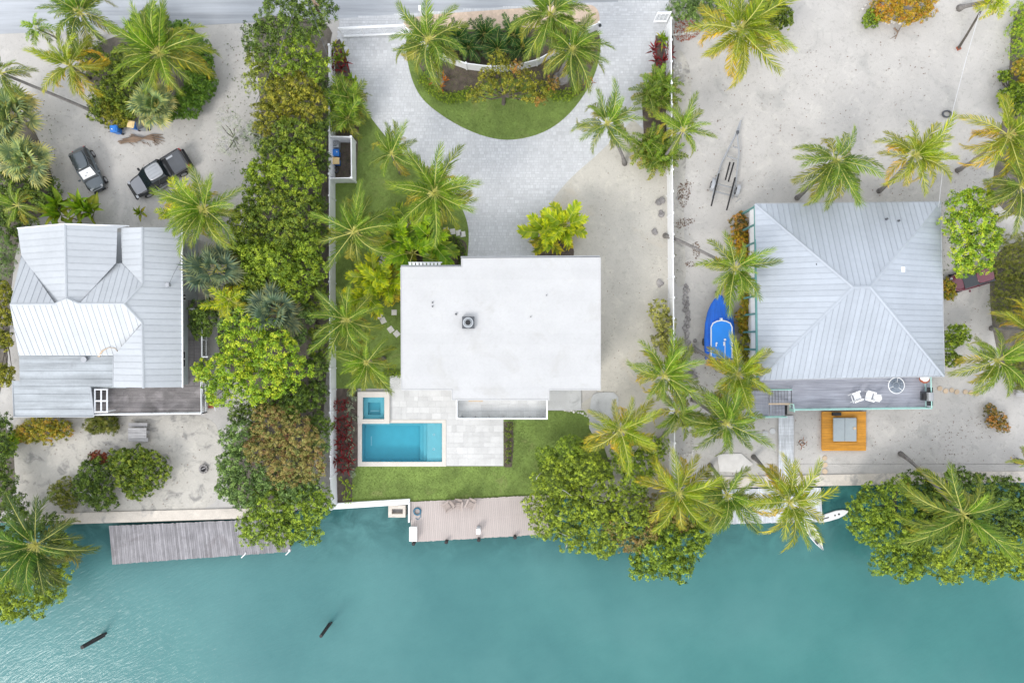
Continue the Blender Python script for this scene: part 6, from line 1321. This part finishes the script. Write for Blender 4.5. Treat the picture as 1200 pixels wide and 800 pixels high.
# right property
tree('road_shrub', [(800, 10, 18, 2), (822, 14, 20, 2), (838, 4, 16, 2)], 'sage', 'grey green shrub above the fallen leaves by the gate', 'shrub', leaf=.2, clump=.36)
tree('road_shrub', [(905, 12, 18, 2.2), (915, 22, 15, 2.0), (893, 6, 15, 2)], 'mid', 'green shrub right of the large golden palm', 'shrub', leaf=.28, clump=.36)
tree('croton_shrub', [(1040, 6, 22, 1.8), (1062, 10, 22, 1.8), (1080, 8, 18, 1.6), (1032, 14, 14, 1.4)], 'amber', 'large orange and yellow croton bed at the top edge', 'croton', leaf=.38, clump=.4, aspect=.32, per=11)
tree('road_shrub', [(1020, 22, 12, 1.2)], 'fresh', 'small bright green bush beside the white edging stones', 'shrub', leaf=.2, clump=.28, limbn=4)
tree('edge_shrub', [(1194, 14, 12, 1.6), (1190, 36, 13, 1.6), (1192, 58, 13, 1.6), (1200, 25, 12, 1.6)], 'lime', 'bright yellow green shrubs down the top right edge', 'shrub', leaf=.12, clump=.28, squash=1.0)
tree('edge_shrub', [(1197, 80, 13, 1.8), (1203, 95, 12, 1.6)], 'yellow', 'yellow orange shrub at the right edge', 'shrub', leaf=.3, clump=.32, aspect=.3)
tree('edge_shrub', [(1176, 90, 8, 1), (1178, 116, 12, 1.5), (1190, 105, 12, 1.6), (1196, 125, 14, 1.5)], 'fresh', 'green shrub with dead branches above the right edge palms', 'shrub', leaf=.24, clump=.3, twigs=8)
tree('lime_tree', [(1126, 240, 21, 5.8), (1150, 234, 18, 5.8), (1120, 264, 18, 5.8), (1146, 260, 22, 6.2), (1128, 290, 20, 5.8), (1158, 280, 18, 5.8), (1150, 302, 18, 5.6), (1128, 312, 15, 5.2)], 'lime', 'lime green tree at the right wall shading the maroon car', 'tree', (1136, 275), .2, leaf=.28, clump=.46, sub=8)
tree('wall_shrub', [(1120, 392, 15, 2.8), (1112, 400, 12, 2.6)], 'fresh', 'bright green bush at the right wall of the blue roof', 'shrub', leaf=.26, clump=.36)
tree('wall_shrub', [(1114, 420, 12, 2.2)], 'mid', 'darker small bush below the bright one at the right wall', 'shrub', leaf=.24, clump=.34, limbn=4)
tree('vine_hedge', [(1170 + 15 * i + (j % 2) * 4, 284 + 17 * j, 15, 1.7) for i in range(4) for j in range(6)], 'hedge', 'flat brownish green vine hedge on the right edge', 'hedge', leaf=.12, clump=.30, per=14, squash=.6, sub=5)
tree('edge_shrub', [(1195, 432, 16, 1.2), (1190, 446, 12, 1.0), (1204, 448, 12, 1)], 'hedge', 'low olive shrub right of the tan fronded palm', 'shrub', leaf=.14, clump=.3)
# mangroves on the canal
GM = 'mangroves on the canal'
tree('mangrove', [(650, 566, 32, 4.6), (684, 548, 32, 5.2), (662, 600, 34, 4.8), (700, 585, 36, 5.4), (640, 612, 24, 3.8), (700, 620, 34, 4.6), (735, 600, 32, 5.0), (670, 628, 20, 3.6), (708, 640, 17, 3.2), (626, 592, 16, 3.4)], 'mangrove', 'wide yellow green mangrove covering the right end of the pinkish dock', 'mangrove', (690, 578), .22, leaf=.20, clump=.36, dens=.95, group=GM, twigs=10, limbn=14)
tree('mangrove', [(735, 535, 24, 4.4), (752, 545, 22, 4.2), (765, 526, 18, 3.8), (745, 560, 22, 4.4), (668, 525, 20, 4.2), (640, 535, 16, 3.4)], 'shore', 'mid green mangrove behind the wide one beside the fence', 'mangrove', (740, 545), .16, leaf=.20, clump=.36, group=GM)
tree('mangrove', [(768, 600, 28, 4.0), (752, 622, 26, 4.0), (826, 606, 20, 3.0), (735, 632, 18, 3.6), (796, 606, 22, 3.6), (722, 612, 22, 4.2)], 'mottled', 'brownish mangrove between the wide and the dark green ones', 'mangrove', (770, 592), .14, leaf=.22, clump=.40, group=GM, dens=.8)
tree('mangrove', [(770, 645, 32, 3.8), (798, 634, 30, 4.0), (756, 660, 20, 3.0), (795, 658, 24, 3.4), (816, 624, 20, 3.4), (778, 622, 24, 3.8)], 'shore', 'round dark green mangrove reaching furthest into the canal', 'mangrove', (790, 600), .16, leaf=.27, clump=.42, group=GM)
tree('mangrove', [(1022, 590, 30, 4.4), (1052, 586, 34, 5.0), (1018, 618, 24, 3.8), (1048, 622, 34, 4.6), (1040, 652, 24, 3.6), (1076, 612, 30, 4.8), (1066, 652, 26, 4.0), (1010, 604, 22, 3.8), (1062, 664, 20, 3.4)], 'shore', 'dense green mangrove right of the floating paddleboard', 'mangrove', (1050, 575), .2, leaf=.21, clump=.36, group=GM)
tree('mangrove', [(1090, 640, 34, 4.4), (1122, 640, 34, 4.4), (1158, 640, 34, 4.4), (1192, 636, 34, 4.4), (1112, 664, 22, 3.4), (1150, 662, 22, 3.4), (1188, 660, 20, 3.4)], 'mangrove', 'yellow green mangrove belt along the lower right canal edge', 'mangrove', (1130, 600), .2, leaf=.21, clump=.36, group=GM)
tree('mangrove', [(1100, 590, 30, 4.6), (1140, 576, 28, 4.6), (1078, 570, 22, 4.0), (1090, 616, 26, 4.6), (1176, 582, 30, 4.6), (1200, 600, 28, 4.6), (1120, 562, 18, 3.6), (1160, 606, 30, 4.8), (1125, 612, 28, 4.8)], 'dark', 'dark green mangrove behind the right seawall palm', 'mangrove', (1150, 575), .2, leaf=.28, clump=.42, group=GM)
